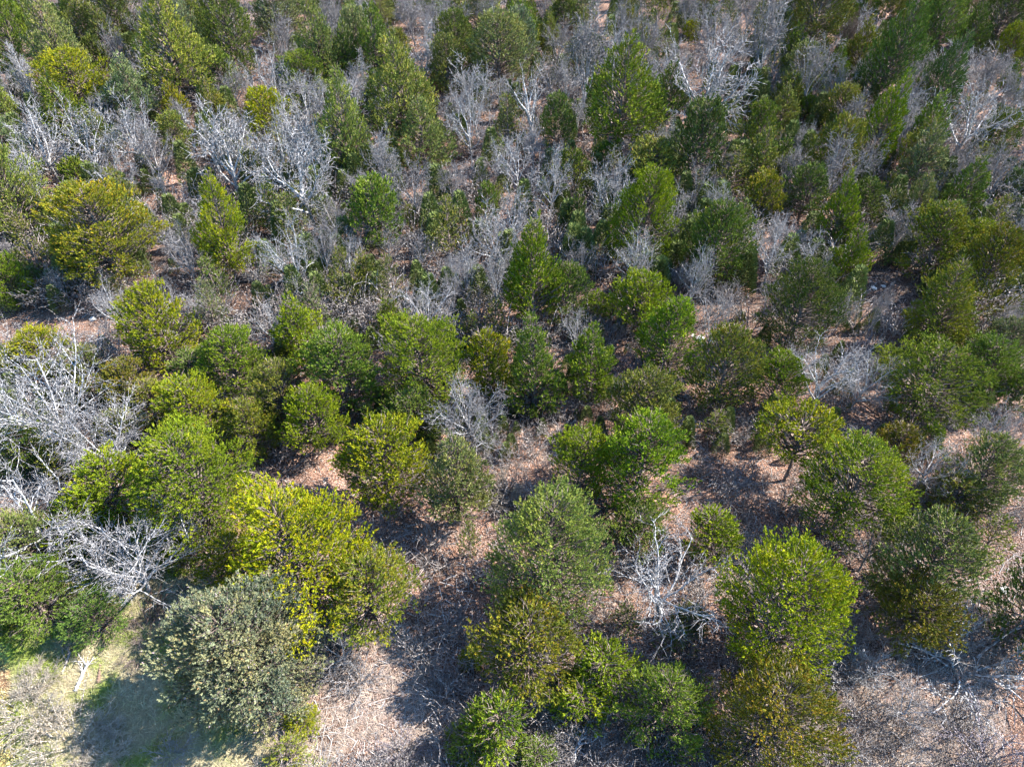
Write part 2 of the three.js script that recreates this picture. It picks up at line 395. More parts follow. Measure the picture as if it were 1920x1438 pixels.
function shrub(kind, x, z, W, H, bark, label) {
  nth++;
  const variant = nth % 4, key = kind + variant;
  let o;
  if (!shrubProto[key]) { o = shrubProto[key] = new THREE.Group(); for (const g of shrubShape(kind, variant)) mesh('stem', g, null, o); } else o = shrubProto[key].clone();
  for (const c of o.children) c.material = barkMaterial(bark);
  o.name = numbered(kind === 'bt' ? 'bramble_thicket' : kind === 'bd' ? 'dry_bush' : 'bare_shrub');
  o.position.set(x, land(x, z), z); o.rotation.set(0, (nth * 2.39996) % 6.2832, 0);
  o.scale.set(W / 3, H / 2, W / 3);
  o.userData = {};
  scene.add(tag(o, label, kind === 'bt' ? 'thicket' : kind === 'bd' ? 'bush' : 'shrub', 'leafless shrubs on the woodland floor'));
}
const KINDS = { cc: cedar, cr: cedar, cs: cedar, cu: cedar, cv: cedar, os: bareTree, ov: bareTree, od: bareTree, or: bareTree, b: shrub, bt: shrub, bd: shrub };
// kind, x, z, width, height (metres), colour, label
const WOOD = [
  ['cr', -61.45, -91.43, 6.36, 11.40, 'G', "bright green cedar cut by the left edge below the top corner"],
  ['cc', -55.16, -89.04, 7.31, 13.11, 'P', "grey-green feathery cedar beside the bright green corner cedar"],
  ['cc', -59.90, -105.39, 6.30, 10.43, 'O', "olive cedar on the top edge behind the feathery grey-green one"],
  ['cr', -54.39, -104.75, 6.65, 11.02, 'D', "darkest green cedar on the top edge, short of the left corner"],
  ['cc', -43.46, -96.92, 8.17, 13.54, 'P', "pale green cedar at the top edge with a bare oak before it"],
  ['cr', -35.13, -92.78, 7.40, 11.74, 'D', "dark green rounded cedar alone in pink clearing at top"],
  ['cc', -39.02, -83.16, 9.11, 14.46, 'E', "broad light olive cedar below the pale top-edge cedar"],
  ['cc', -42.54, -79.09, 6.25, 9.49, 'P', "dull pale olive cedar touching the broad light olive one"],
  ['cr', -50.59, -82.93, 7.40, 8.17, 'Y', "low wide mustard-topped cedar in the upper left corner area"],
  ['cr', -35.66, -88.20, 4.60, 6.98, 'G', "small mid green cedar below the dark cedar in pink clearing"],
  ['cc', -34.00, -79.50, 4.55, 6.91, 'O', "small olive cedar just above the big white spreading oak"],
  ['cc', -38.25, -79.21, 4.14, 6.28, 'R', "small rust-tinged cedar below the broad light olive cedar"],
  ['cr', -35.71, -71.59, 3.59, 5.95, 'O', "narrow dark olive cedar left of the big white spreading oak"],
  ['cc', -32.25, -105.07, 7.92, 12.02, 'P', "grey-green cedar cut by the top edge, half hidden by oaks"],
  ['cc', -22.96, -88.71, 6.71, 12.96, 'E', "tall olive green cedar behind the twin white oaks at top"],
  ['cr', -24.12, -84.46, 5.45, 7.52, 'G', "leafy green cedar behind twisted pale branches, upper left"],
  ['cr', -26.11, -74.01, 5.22, 7.21, 'Y', "bright yellow-olive cedar standing right behind two white oaks"],
  ['cc', -16.76, -67.38, 5.98, 12.39, 'E', "tall olive cedar with a bare lower trunk, beside white oaks"],
  ['cc', -47.66, -74.70, 5.36, 8.88, 'G', "green cedar seen through the branches of two leaning white oaks"],
  ['cr', -42.68, -71.35, 3.98, 5.49, 'D', "dark green cedar tucked behind a leaning white oak"],
  ['cr', -42.68, -54.81, 5.86, 10.51, 'E', "wide olive cedar on the left edge, below the leaning white oaks"],
  ['cr', -32.59, -48.56, 8.37, 9.82, 'R', "broad rust-topped cedar above the shaded pink ground at left"],
  ['cc', -23.64, -50.11, 5.57, 10.37, 'Y', "conical yellow-green cedar in front of the big white spreading oak"],
  ['cs', -21.41, -56.54, 3.94, 5.98, 'G', "thin see-through green cedar beneath a white oak"],
  ['cs', -18.84, -54.10, 4.14, 6.29, 'O', "see-through olive cedar behind the knotted bare oak"],
  ['cs', -36.35, -60.25, 3.77, 5.72, 'O', "sparse olive cedar behind a short white oak's trunk"],
  ['cr', -42.83, -63.96, 2.88, 4.37, 'G', "little green cedar at the foot of leaning white oaks"],
  ['cr', -49.11, -66.40, 3.32, 4.13, 'D', "low dark green cedar under the left edge's white branches"],
  ['cr', -53.29, -94.87, 3.31, 5.48, 'D', "small dark cedar between the feathery and broad olive cedars"],
  ['cc', -54.21, -100.65, 4.74, 7.86, 'O', "slim olive cedar behind a thin bare sapling near the top"],
  ['cc', -71.08, -112.28, 4.11, 6.80, 'G', "small green cedar tip on the top edge by the left corner"],
  ['cr', -25.45, -65.17, 2.79, 4.24, 'Y', "small yellowish cedar right of the big white oak's trunk"],
  ['cs', -27.36, -68.84, 2.77, 4.20, 'O', "wispy olive sapling between two big white oaks"],
  ['cs', -39.29, -49.20, 4.73, 7.18, 'O', "faded sparse cedar under the wide left-edge cedar"],
  ['os', -47.20, -67.90, 8.19, 9.22, 'W', "leaning white oak with fanned limbs on the left edge, upper part"],
  ['os', -42.56, -67.41, 7.33, 8.70, 'W', "white oak leaning left, second from the left edge"],
  ['os', -37.90, -61.85, 5.40, 6.07, 'W', "short white oak with crooked trunk in front of sparse olive cedar"],
  ['os', -36.12, -66.69, 5.12, 7.04, 'M', "narrow grey oak with a wavy trunk over pink leaves"],
  ['os', -26.79, -62.50, 9.18, 10.91, 'W', "big white spreading oak standing behind the conical yellow-green cedar"],
  ['os', -18.31, -57.91, 8.69, 11.40, 'W', "large white oak with low knotted side branches, upper middle left"],
  ['os', -27.26, -80.33, 6.18, 10.05, 'W', "tall white oak with tangled twisted crown beside the lone dark cedar"],
  ['os', -23.30, -78.22, 5.72, 7.15, 'W', "curly pale oak in front of the leafy green cedar"],
  ['ov', -29.70, -96.46, 5.29, 7.94, 'M', "slender grey tree standing between two cedars near the top"],
  ['ov', -47.65, -105.57, 5.51, 6.89, 'M', "grey twiggy oak showing before the pale green top-edge cedar"],
  ['ov', -50.16, -94.19, 4.71, 7.07, 'M', "thin pale sapling with straight upright twigs before slim olive cedar"],
  ['os', -55.53, -95.19, 3.60, 4.95, 'M', "tiny pale oak beside the feathery grey-green cedar"],
  ['os', -57.28, -85.47, 4.43, 4.98, 'M', "low pale oak branches in the dark gap at left"],
  ['os', -46.21, -78.75, 5.20, 5.85, 'M', "bare grey oak in front of the low mustard-topped cedar"],
  ['os', -41.02, -73.48, 4.39, 5.49, 'M', "shaded bare oak in the dark hollow below dull pale olive cedar"],
  ['od', -30.44, -62.44, 6.71, 4.20, 'W', "collapsed bare crown drooping to the ground beneath the big white oak"],
  ['os', -17.64, -47.18, 5.78, 9.04, 'W', "white oak with straight trunk and side limbs on pink leaves"],
  ['ov', -33.04, -84.66, 5.49, 5.49, 'M', "hazy grey thicket-like oak right of small mid green cedar"],
  ['os', -29.54, -53.41, 3.57, 4.90, 'M', "small grey oak with dark trunk beside broad rust-topped cedar"],
  ['ov', -23.66, -103.04, 5.56, 8.33, 'M', "pale upright oak touching the top edge, left of centre"],
  ['ov', -43.39, -108.97, 5.28, 6.60, 'M', "bare twigs of an oak at the top edge by the lone dark cedar"],
  ['ov', -74.71, -115.44, 3.97, 4.97, 'M', "pale bare tree tip in the extreme upper left corner"],
  ['cc', -16.52, -89.91, 6.06, 12.13, 'B', "tall bright green cedar beside pale oak, near the top"],
  ['cc', -19.78, -89.50, 4.62, 8.93, 'D', "dark green cedar tucked against the tall bright green one"],
  ['cc', -11.10, -72.81, 8.93, 13.55, 'E', "large pale olive cedar left of the dense white-twigged oak"],
  ['cc', -8.99, -68.96, 6.93, 8.61, 'E', "lower olive cedar at the foot of the large pale olive one"],
  ['cr', -6.97, -92.78, 5.65, 8.97, 'D', "small dark cedar with bright tips beside grey rounded cedar, top"],
  ['cr', -1.59, -88.34, 7.75, 10.69, 'P', "rounded grey-green cedar in the top centre"],
  ['cc', 1.17, -98.05, 5.88, 10.54, 'G', "green cedar half behind the rounded grey-green one"],
  ['cr', 7.81, -108.83, 4.89, 6.07, 'D', "small dark cedar at top centre among dark trunks"],
  ['cs', 18.93, -97.76, 6.45, 11.12, 'R', "brownish olive cedar at the top with its dark trunk showing"],
  ['cc', 10.01, -111.72, 5.49, 8.33, 'P', "pale cedar tip on the top edge just right of centre"],
  ['cc', 10.67, -69.78, 9.11, 14.46, 'G', "big pointed green cedar with golden tip, upper centre right"],
  ['cc', 17.29, -77.83, 5.26, 8.71, 'D', "dull dark cedar leaning on the big pointed green cedar"],
  ['cr', 5.03, -72.32, 3.73, 7.20, 'B', "small deep green egg-shaped cedar, left of the big pointed cedar"],
  ['cs', -0.40, -73.44, 4.81, 6.64, 'O', "open olive cedar left of the dead contorted oak's trunk"],
  ['cr', 13.09, -62.86, 5.27, 6.55, 'O', "olive cedar just above the tall yellow-green one, centre right"],
  ['cr', 10.82, -51.44, 5.64, 10.12, 'V', "tall yellow-green cedar behind a white bushy oak, centre right"],
  ['cr', -11.89, -53.99, 4.63, 7.99, 'G', "mid green cedar right of the large knotted white oak"],
  ['cs', -5.40, -52.29, 4.45, 7.06, 'O', "airy olive cedar on pink ground, left of centre"],
  ['cr', -2.44, -58.05, 2.25, 4.65, 'G', "slim bright green cedar standing alone near the centre"],
  ['cs', 5.26, -54.58, 2.79, 5.77, 'D', "thin dark cedar left of a forked dark trunk"],
  ['cr', 5.25, -62.66, 3.28, 5.89, 'D', "dark green cedar behind a thin white oak, centre"],
  ['cr', 9.75, -68.67, 2.77, 3.83, 'G', "small green cedar under the big pointed cedar"],
  ['cs', -9.30, -56.51, 1.99, 3.85, 'O', "wispy olive sapling between two thin white oaks"],
  ['cs', -2.46, -53.28, 2.78, 3.83, 'O', "low see-through olive cedar under the slim bright green one"],
  ['cs', -1.48, -69.21, 2.40, 3.98, 'G', "little see-through green cedar near a fallen forked limb"],
  ['cc', -19.61, -112.49, 5.71, 7.87, 'P', "grey-green cedar tip on the top edge above tall bright green cedar"],
  ['cc', -11.58, -114.45, 5.07, 7.00, 'P', "grey-green cedar tip on the top edge left of centre"],
  ['cc', -4.53, -109.16, 5.73, 8.70, 'P', "pale feathery cedar on the top edge above rounded grey-green one"],
  ['cs', 3.01, -60.34, 2.65, 4.03, 'G', "bright wispy cedar between two white oaks near the centre"],
  ['os', -10.93, -86.78, 6.56, 9.83, 'W', "white oak leaning left beside the small dark bright-tipped cedar"],
  ['ov', -7.74, -103.30, 6.15, 6.91, 'M', "grey twiggy oak on the top edge above small dark cedar"],
  ['ov', -13.88, -106.98, 6.31, 7.10, 'M', "brownish grey bare tree at top behind tall bright green cedar"],
  ['ov', -3.81, -76.32, 6.25, 9.76, 'W', "dense white-twigged oak with straight trunk, upper centre"],
  ['od', 2.39, -74.80, 6.82, 11.08, 'W', "dead contorted oak with thick white limbs, upper centre"],
  ['ov', 7.99, -79.09, 8.99, 13.49, 'M', "tall grey oak with leaning trunk behind the big pointed cedar"],
  ['ov', 14.86, -96.03, 4.22, 9.50, 'M', "slender oak with a long dark trunk near the top"],
  ['os', 18.90, -87.56, 7.14, 8.03, 'M', "purplish grey oak over pink ground beside big pointed cedar"],
  ['os', -11.16, -61.10, 4.92, 7.99, 'M', "pale oak with tall thin trunk, left one of a pair"],
  ['os', -8.65, -59.07, 4.57, 7.99, 'M', "pale oak with tall thin trunk, right one of a pair"],
  ['ov', -5.64, -61.02, 4.37, 5.46, 'M', "grey see-through oak over a pink clearing, left of centre"],
  ['os', -2.99, -65.03, 5.24, 4.58, 'M', "low tangle of an oak with dark fallen limb, centre"],
  ['os', 0.76, -64.01, 5.23, 7.19, 'W', "curly white oak directly below the dead contorted oak"],
  ['os', 3.61, -59.07, 4.57, 7.99, 'W', "thin white oak with straight stem in front of dark green cedar"],
  ['os', 0.37, -54.74, 4.96, 6.82, 'W', "white oak with side limbs next to the slim bright green cedar"],
  ['os', 8.72, -56.67, 5.60, 8.40, 'W', "round-headed white oak on a forked dark trunk"],
  ['os', 13.68, -67.71, 5.72, 6.44, 'M', "pale oak in front of the big pointed cedar's base"],
  ['os', 14.26, -54.44, 3.56, 6.68, 'M', "narrow grey oak right of the tall yellow-green cedar"],
  ['os', -10.82, -52.59, 3.76, 4.71, 'M', "small grey oak in front of mid green cedar"],
  ['ov', -13.79, -53.23, 3.79, 4.74, 'M', "hazy grey oak under the large knotted white oak"],
  ['ov', 9.25, -46.53, 5.73, 6.81, 'W', "white bushy round oak in front of tall yellow-green cedar"],
  ['os', -7.07, -77.82, 5.15, 5.80, 'M', "grey twisting oak left of the dense white-twigged oak"],
  ['b', 7.17, -72.34, 3.55, 2.13, 'K', "low brown shrub under the small deep green egg-shaped cedar"],
  ['ov', 5.68, -95.97, 5.30, 6.63, 'M', "grey oak left of the tall grey leaning oak, near the top"],
  ['cr', 37.00, -93.94, 7.60, 12.58, 'N', "dark brownish cedar below a pale bright patch, at top right"],
  ['cc', 43.13, -83.91, 7.46, 15.96, 'B', "huge tall green cedar with brown crest, upper right"],
  ['cc', 55.81, -98.45, 6.97, 12.03, 'B', "dark green cedar behind the huge tall green one, top right"],
  ['cc', 61.19, -99.75, 4.38, 8.46, 'D', "narrow dark cedar in a top right cluster"],
  ['cr', 66.15, -102.97, 6.91, 10.49, 'D', "darkest cedar filling the top right corner"],
  ['cc', 48.26, -81.69, 5.94, 11.07, 'B', "green cedar with yellow sunny tips right of the huge tall one"],
  ['cc', 36.14, -68.31, 5.22, 11.52, 'V', "steep golden green cedar below the huge tall green cedar"],
  ['cr', 36.57, -77.59, 4.48, 6.18, 'O', "olive cedar at the left side of the steep golden green cedar"],
  ['cc', 42.61, -69.89, 4.63, 8.31, 'G', "slim green cedar right of the steep golden green cedar"],
  ['cc', 39.02, -63.14, 5.38, 8.16, 'P', "pale blue-green cedar in front of slim green cedar, right"],
  ['cc', 40.78, -58.29, 4.77, 7.90, 'G', "green cedar with flat brushed plumes, near the right edge"],
  ['cr', 51.18, -71.96, 3.73, 6.18, 'G', "green cedar behind pale branches on the right edge, upper part"],
  ['cs', 42.12, -54.24, 4.05, 6.14, 'O', "sparse olive cedar on a leaning dark trunk, right edge"],
  ['cr', 34.99, -49.67, 5.22, 7.20, 'R', "mustard brown cedar over shaded ground on the right side"],
  ['cr', 25.86, -71.24, 3.95, 6.81, 'G', "green cedar at the brink of a deep shadow, upper right"],
  ['cr', 17.63, -64.31, 5.36, 10.36, 'D', "dense dark green cedar right of the big pointed cedar"],
  ['cs', 21.15, -62.15, 4.52, 6.86, 'O', "pale see-through olive cedar below the dense dark green one"],
  ['cr', 23.06, -58.13, 3.57, 5.92, 'R', "orange-tipped cedar between see-through and dark green cedars"],
  ['cr', 27.08, -58.91, 4.28, 5.91, 'D', "dark leafy cedar right of the orange-tipped one"],
  ['cc', 27.86, -52.99, 3.75, 8.28, 'V', "tall mustard cedar beside dark hollow, right of centre"],
  ['cr', 16.58, -48.32, 4.79, 8.60, 'G', "dome-shaped green cedar with golden crest, right of centre"],
  ['cr', 31.55, -56.93, 3.75, 5.69, 'D', "shadowy dark cedar in hollow right of the tall mustard one"],
  ['cc', 36.75, -57.30, 3.43, 6.62, 'P', "bluish pale cedar in front of pale blue-green one"],
  ['cr', 38.87, -50.44, 3.79, 5.23, 'Y', "yellow-olive cedar right of the mustard brown one"],
  ['cs', 35.79, -94.07, 3.75, 5.69, 'G', "wispy green cedar before the dark brownish cedar, top right"],
  ['cs', 29.43, -105.13, 4.91, 6.77, 'O', "thin olive cedar amid purplish oak twigs at the top"],
  ['cr', 33.99, -80.82, 2.26, 3.43, 'G', "tiny green cedar on the edge of a deep shadow"],
  ['cc', 46.22, -106.68, 4.96, 8.21, 'D', "dark open cedar on the top edge beside the pale bright patch"],
  ['cr', 53.00, -114.12, 3.08, 5.53, 'G', "small bright green cedar on the top edge by pink track"],
  ['cr', 24.89, -105.64, 2.58, 3.91, 'Y', "tiny yellow-green cedar under the purplish twigs at top"],
  ['cr', 65.03, -96.84, 3.83, 6.34, 'Y', "yellow-green cedar on the right edge below the dark corner cedar"],
  ['cs', 33.02, -67.90, 2.88, 3.57, 'O', "low sparse olive cedar before a grey upright oak, right"],
  ['cc', 41.67, -116.39, 4.24, 5.85, 'P', "pale green cedar tip on the top edge above leaning oak"],
  ['cs', 49.95, -77.82, 3.01, 4.57, 'O', "small olive cedar behind the big leaning grey oak, right"],
  ['os', 21.02, -75.27, 11.89, 12.64, 'W', "huge white oak with wide curling limbs, upper right of centre"],
  ['ov', 29.33, -86.47, 8.25, 13.41, 'M', "grey oak with long leaning trunk at the top right of centre"],
  ['ov', 34.28, -82.34, 6.92, 9.51, 'M', "grey-white oak in front of the dark brownish cedar"],
  ['os', 44.05, -95.06, 4.44, 5.55, 'M', "small twisted oak left of the huge tall green cedar"],
  ['ov', 43.41, -79.27, 4.31, 6.47, 'M', "upright grey oak at the foot of the huge tall green cedar"],
  ['os', 46.68, -70.58, 8.85, 9.96, 'W', "big pale oak leaning right over a pink clearing"],
  ['os', 44.83, -67.06, 4.40, 4.95, 'M', "tangled pale shaded oak below the big leaning pale oak"],
  ['os', 45.88, -61.69, 5.75, 6.47, 'M', "whitish leaning oak on the right edge, upper half"],
  ['ov', 30.23, -61.32, 5.70, 7.12, 'M', "grey upright oak above a small rocky clearing"],
  ['ov', 26.50, -63.25, 4.84, 6.05, 'M', "soft grey oak left of the grey upright one"],
  ['os', 29.60, -71.95, 3.23, 4.44, 'W', "small white oak alone in the deep shadow"],
  ['os', 16.45, -58.23, 3.78, 4.26, 'W', "compact white oak beside pink clearing, right of tall yellow-green cedar"],
  ['os', 21.43, -49.43, 4.87, 6.70, 'W', "white crooked oak in front of the orange-tipped cedar"],
  ['ov', 55.12, -78.35, 4.52, 8.48, 'M', "dark-trunked bare tree on the right edge near the top"],
  ['ov', 55.87, -85.86, 6.43, 7.24, 'M', "hazy grey twigs of an oak behind big leaning pale oak"],
  ['os', 31.56, -85.44, 4.89, 5.50, 'M', "bare oak right beside the huge white curling oak"],
  ['ov', 25.67, -92.66, 9.21, 9.21, 'M', "purplish twiggy oak behind the huge white curling oak"],
  ['os', 40.06, -55.29, 3.32, 3.73, 'M', "little grey oak at the foot of the flat-plumed green cedar"],
  ['ov', 25.05, -109.37, 5.85, 7.31, 'M', "grey bare oak on the top edge above tiny yellow-green cedar"],
  ['ov', 32.89, -107.23, 7.57, 8.52, 'M', "hazy twiggy oak on the top edge, right of centre"],
  ['ov', 43.22, -96.78, 4.97, 7.46, 'K', "thin brown saplings on pink slope near the top right"],
  ['cr', -40.08, -46.32, 3.42, 5.19, 'V', "rounded lime-yellow cedar cut by the left edge at mid height"],
  ['cr', -25.15, -39.05, 4.92, 7.24, 'Y', "yellow-olive egg-shaped cedar on pink clearing, left"],
  ['cc', -15.37, -38.72, 4.68, 6.88, 'V', "yellow-green cedar on pink slope left of dull green cedar"],
  ['cr', -11.37, -34.78, 5.25, 7.40, 'G', "dull mid green broad cedar behind the lone mustard round cedar"],
  ['cr', -34.19, -38.75, 4.33, 3.88, 'Y', "mustard cedar behind the large white fan-limbed oak, left"],
  ['cr', -29.95, -36.65, 3.19, 4.08, 'O', "olive cedar at the white fan-limbed oak's edge, left"],
  ['cr', -26.19, -34.80, 3.75, 4.32, 'N', "brown-olive low cedar by the pink path, left"],
  ['cr', -24.50, -33.71, 2.99, 3.44, 'O', "dull olive cedar wedged behind the yellow bushy one, left"],
  ['cr', -21.00, -32.00, 4.56, 5.55, 'Y', "yellow bushy cedar above the big green dome cedar, left"],
  ['cr', -22.44, -36.91, 3.13, 3.60, 'B', "dark bluish green low cedar on the pink path's end"],
  ['cr', -19.23, -36.29, 4.36, 5.87, 'V', "bright yellow-green cedar beside dark bluish low cedar"],
  ['cr', -15.44, -33.07, 3.85, 5.67, 'O', "olive shoulder cedar joined to the bright hump at its front"],
  ['cr', -12.79, -30.76, 3.86, 5.69, 'V', "bright green hump-shaped cedar above pink clearing, left of centre"],
  ['cr', -17.10, -30.75, 3.43, 5.04, 'R', "rust-tipped small cedar between yellow bushy and hump-shaped cedars"],
  ['cr', -18.21, -25.28, 7.01, 8.53, 'V', "big green dome cedar left of the pink leafy clearing"],
  ['cr', -31.14, -29.51, 3.90, 4.49, 'G', "green cedar on the left edge under white oak limbs"],
  ['cr', -28.56, -28.93, 3.14, 3.62, 'O', "olive cedar behind white trunks at far left"],
  ['cr', -23.37, -25.18, 4.89, 5.95, 'V', "pale yellowish cedar left of the big green dome cedar"],
  ['cr', -25.78, -31.17, 2.87, 3.67, 'O', "shaded olive cedar behind white branches, middle left"],
  ['cs', -31.51, -46.42, 2.69, 3.34, 'O', "sparse olive cedar in shade below broad rust-topped cedar"],
  ['cs', -23.65, -46.10, 3.96, 5.46, 'G', "see-through cedar with grey twigs at conical cedar's foot"],
  ['cs', -13.19, -45.48, 3.90, 6.46, 'O', "sparse tall cedar with a thin leaning trunk, left of centre"],
  ['os', -30.39, -37.89, 5.04, 5.27, 'M', "bare pale oak alone in the pink clearing at left"],
  ['b', -28.60, -39.02, 3.24, 1.62, 'W', "fallen white branchy oak top in shade beside pink path"],
  ['or', -29.72, -32.17, 9.12, 9.03, 'W', "large white oak with fan of limbs near left edge, mid height"],
  ['os', -33.04, -31.80, 3.83, 3.79, 'W', "heavy white limbs of an oak entering from the left edge"],
  ['or', -25.49, -29.14, 7.06, 6.99, 'W', "white oak with bright low crook left of big green dome cedar"],
  ['os', -26.18, -23.21, 8.09, 8.01, 'W', "thick-limbed white oak over green cedars, lower left edge"],
  ['bt', -15.38, -28.86, 4.33, 2.60, 'T', "tangled brown-grey thicket on pink ground beside big green dome cedar"],
  ['b', -14.99, -30.94, 2.25, 1.57, 'M', "pale bare shrub over the tangled brown-grey thicket"],
  ['b', -19.82, -34.66, 2.30, 1.84, 'M', "thin grey shrub between yellow-green and rust-tipped cedars"],
  ['b', -24.21, -43.32, 3.64, 3.28, 'M', "grey bare shrub with long trunk shadows beside it, left"],
  ['b', -21.55, -49.49, 2.78, 2.51, 'M', "wiry pale shrub near the straight-trunked white oak"],
  ['b', -38.23, -40.87, 2.66, 2.13, 'M', "hazy grey shrub on the left edge by pink clearing"],
  ['cr', -5.81, -35.20, 6.39, 7.77, 'V', "round bright green cedar at centre left with bare shrub before it"],
  ['cr', -6.45, -32.06, 4.37, 4.48, 'G', "green skirt cedar beneath the round bright green one"],
  ['cr', -7.60, -27.22, 5.39, 6.56, 'Y', "lone mustard round cedar on a bare trunk, centre"],
  ['cc', -3.20, -25.27, 4.85, 7.75, 'P', "pale grey-green conical cedar beside the lone mustard round one"],
  ['cc', 1.59, -34.52, 4.58, 8.51, 'G', "tall dark green cedar with straight trunk, picture centre"],
  ['cr', -1.38, -35.77, 3.18, 6.11, 'Y', "shaded mustard cedar against the tall dark green centre cedar"],
  ['cc', 5.43, -35.60, 4.54, 7.26, 'V', "light green cedar on two thin trunks right of the centre cedar"],
  ['cr', 8.43, -32.01, 4.70, 6.02, 'O', "dull olive cedar above the broad lime cedar"],
  ['cr', 4.18, -27.47, 4.03, 5.42, 'V', "lime cedar with dark shaded left flank, centre right"],
  ['cr', 7.61, -26.52, 5.29, 7.45, 'V', "broad lime cedar joined to the dark-flanked one"],
  ['cc', 1.57, -42.70, 5.09, 10.54, 'V', "very tall fresh green cedar above picture centre"],
  ['cr', 4.28, -43.80, 3.83, 6.09, 'G', "darker green cedar right of the very tall fresh green one"],
  ['cr', 6.39, -44.13, 2.62, 3.02, 'V', "small yellow-green cedar right of darker green cedar, centre"],
  ['cr', 9.35, -42.87, 4.61, 5.89, 'V', "bright open cedar under the white bushy round oak"],
  ['cr', 11.10, -38.22, 4.54, 6.97, 'V', "vivid lime cedar with forked trunks by white rocks"],
  ['cr', -9.33, -42.18, 2.54, 3.58, 'G', "deep green low cedar beside white gnarled oak, centre left"],
  ['cs', -9.87, -45.92, 3.57, 5.43, 'O', "thin olive cedar behind the white gnarled oak"],
  ['cs', -3.31, -41.17, 2.05, 3.94, 'G', "spindly dark sapling in shade under very tall fresh cedar"],
  ['cr', -5.54, -31.47, 1.50, 1.73, 'G', "tiny green cedar in black shade behind mustard round cedar"],
  ['os', -6.27, -41.90, 5.36, 6.78, 'W', "white gnarled oak at centre left, above round bright green cedar"],
  ['ov', -4.73, -44.21, 3.18, 4.78, 'M', "slight grey oak right of the white gnarled one"],
  ['ov', -1.35, -44.91, 3.88, 6.79, 'W', "fine upright white oak left of the very tall fresh cedar"],
  ['b', -8.21, -37.38, 3.21, 3.21, 'M', "bare shrub in front of the round bright green cedar"],
  ['or', -2.74, -31.89, 5.14, 6.51, 'W', "forked leafless tree between round green and centre cedars"],
  ['b', -3.15, -30.88, 2.87, 1.72, 'M', "low bare branches below the forked leafless tree"],
  ['b', -1.21, -29.80, 1.94, 0.97, 'M', "grey shrub right of pale conical cedar's tip"],
  ['bd', -0.50, -27.08, 1.79, 1.25, 'A', "pale dry shrub beside pale grey-green conical cedar"],
  ['b', 13.28, -47.01, 2.53, 2.53, 'U', "purple-grey bush between bright open cedar and dome-shaped cedar"],
  ['b', 9.33, -38.14, 3.03, 2.12, 'U', "reddish grey bush below the bright open cedar"],
  ['b', 11.05, -36.20, 2.80, 1.96, 'M', "hazy grey shrub beneath the vivid lime cedar"],
  ['b', 7.78, -41.82, 2.95, 1.77, 'M', "faint grey shrub under the small yellow-green cedar"],
  ['ov', 5.70, -48.30, 3.35, 5.02, 'M', "thin grey sapling behind the darker green cedar"],
  ['cr', 21.06, -40.90, 5.54, 8.15, 'D', "large dark green cedar over shaded ground, right of centre"],
  ['cc', 26.78, -47.45, 3.62, 7.49, 'V', "yellow-green slim cedar behind the large dark green one"],
  ['cc', 31.56, -41.00, 6.16, 8.67, 'R', "rust-sided broad cedar over black shade, right"],
  ['cr', 36.46, -44.34, 5.07, 8.40, 'R', "bulky brown-gold cedar at the right edge, mid height"],
  ['cr', 14.44, -34.83, 4.63, 7.11, 'R', "orange-crested cedar beside white rocks, right of centre"],
  ['cr', 18.23, -35.00, 3.66, 4.92, 'V', "bright green cedar right of orange-crested one"],
  ['cr', 27.49, -33.88, 6.16, 6.70, 'G', "spreading dark green cedar with lit top, right"],
  ['cr', 32.45, -35.51, 4.25, 5.44, 'G', "green cedar joined to the spreading dark one, near right edge"],
  ['cr', 35.69, -38.49, 3.60, 4.61, 'P', "faded olive cedar on the right edge beyond green cedars"],
  ['cr', 34.37, -34.17, 2.52, 3.54, 'G', "green cedar bough on the right edge above grey oaks"],
  ['cu', 17.49, -28.43, 5.06, 6.15, 'Y', "umbrella-shaped cedar with golden rim on a bare trunk"],
  ['cr', 24.16, -29.09, 2.76, 4.24, 'N', "brown-gold cedar beside knotted white oak, right"],
  ['cr', 27.07, -30.50, 1.78, 2.73, 'V', "small yellow-green cedar behind looping white branches, right"],
  ['cr', 19.20, -24.40, 6.58, 7.16, 'V', "wide bright-topped cedar below the brown-gold one, right"],
  ['cr', 28.08, -26.49, 4.38, 5.61, 'E', "pale yellow-green cedar on right edge below grey oaks"],
  ['cr', 26.20, -25.58, 3.25, 3.75, 'O', "dull cedar at the pale yellow-green one's side"],
  ['cs', 13.56, -31.97, 2.45, 2.82, 'G', "thin low green cedar under orange-crested cedar"],
  ['cr', 31.41, -33.72, 2.11, 2.44, 'D', "dark cedar between green boughs and grey oaks, right"],
  ['os', 20.98, -34.23, 6.09, 7.03, 'W', "silvery round-headed oak over a pale path, right"],
  ['b', 21.38, -39.58, 3.25, 2.27, 'M', "fine grey shrub left of the silvery round-headed oak"],
  ['ov', 27.06, -41.40, 2.84, 5.01, 'M', "dim bare tree standing in dark shade, right"],
  ['os', 21.61, -29.12, 3.57, 4.32, 'W', "knotted white oak between umbrella and brown-gold cedars"],
  ['os', 28.66, -33.11, 3.25, 3.21, 'M', "thin grey oak in front of the spreading dark green cedar"],
  ['os', 25.13, -27.27, 4.28, 5.17, 'W', "white oak with looping limbs in front of small yellow-green cedar"],
  ['ov', 29.98, -29.94, 4.56, 5.01, 'M', "silvery twiggy oak near the right edge, below green boughs"],
  ['b', 14.41, -28.04, 2.49, 1.00, 'M', "low pale shrub lying in blue shade, right of centre"],
  ['b', 25.83, -39.15, 2.45, 1.96, 'U', "purplish bush at the silvery oak's side"],
  ['ov', 37.59, -41.72, 2.98, 3.61, 'M', "hazy bare oak against the right edge, mid height"],
  ['b', 25.10, -27.16, 1.92, 1.72, 'M', "thin shrub between wide bright-topped and dull cedars"],
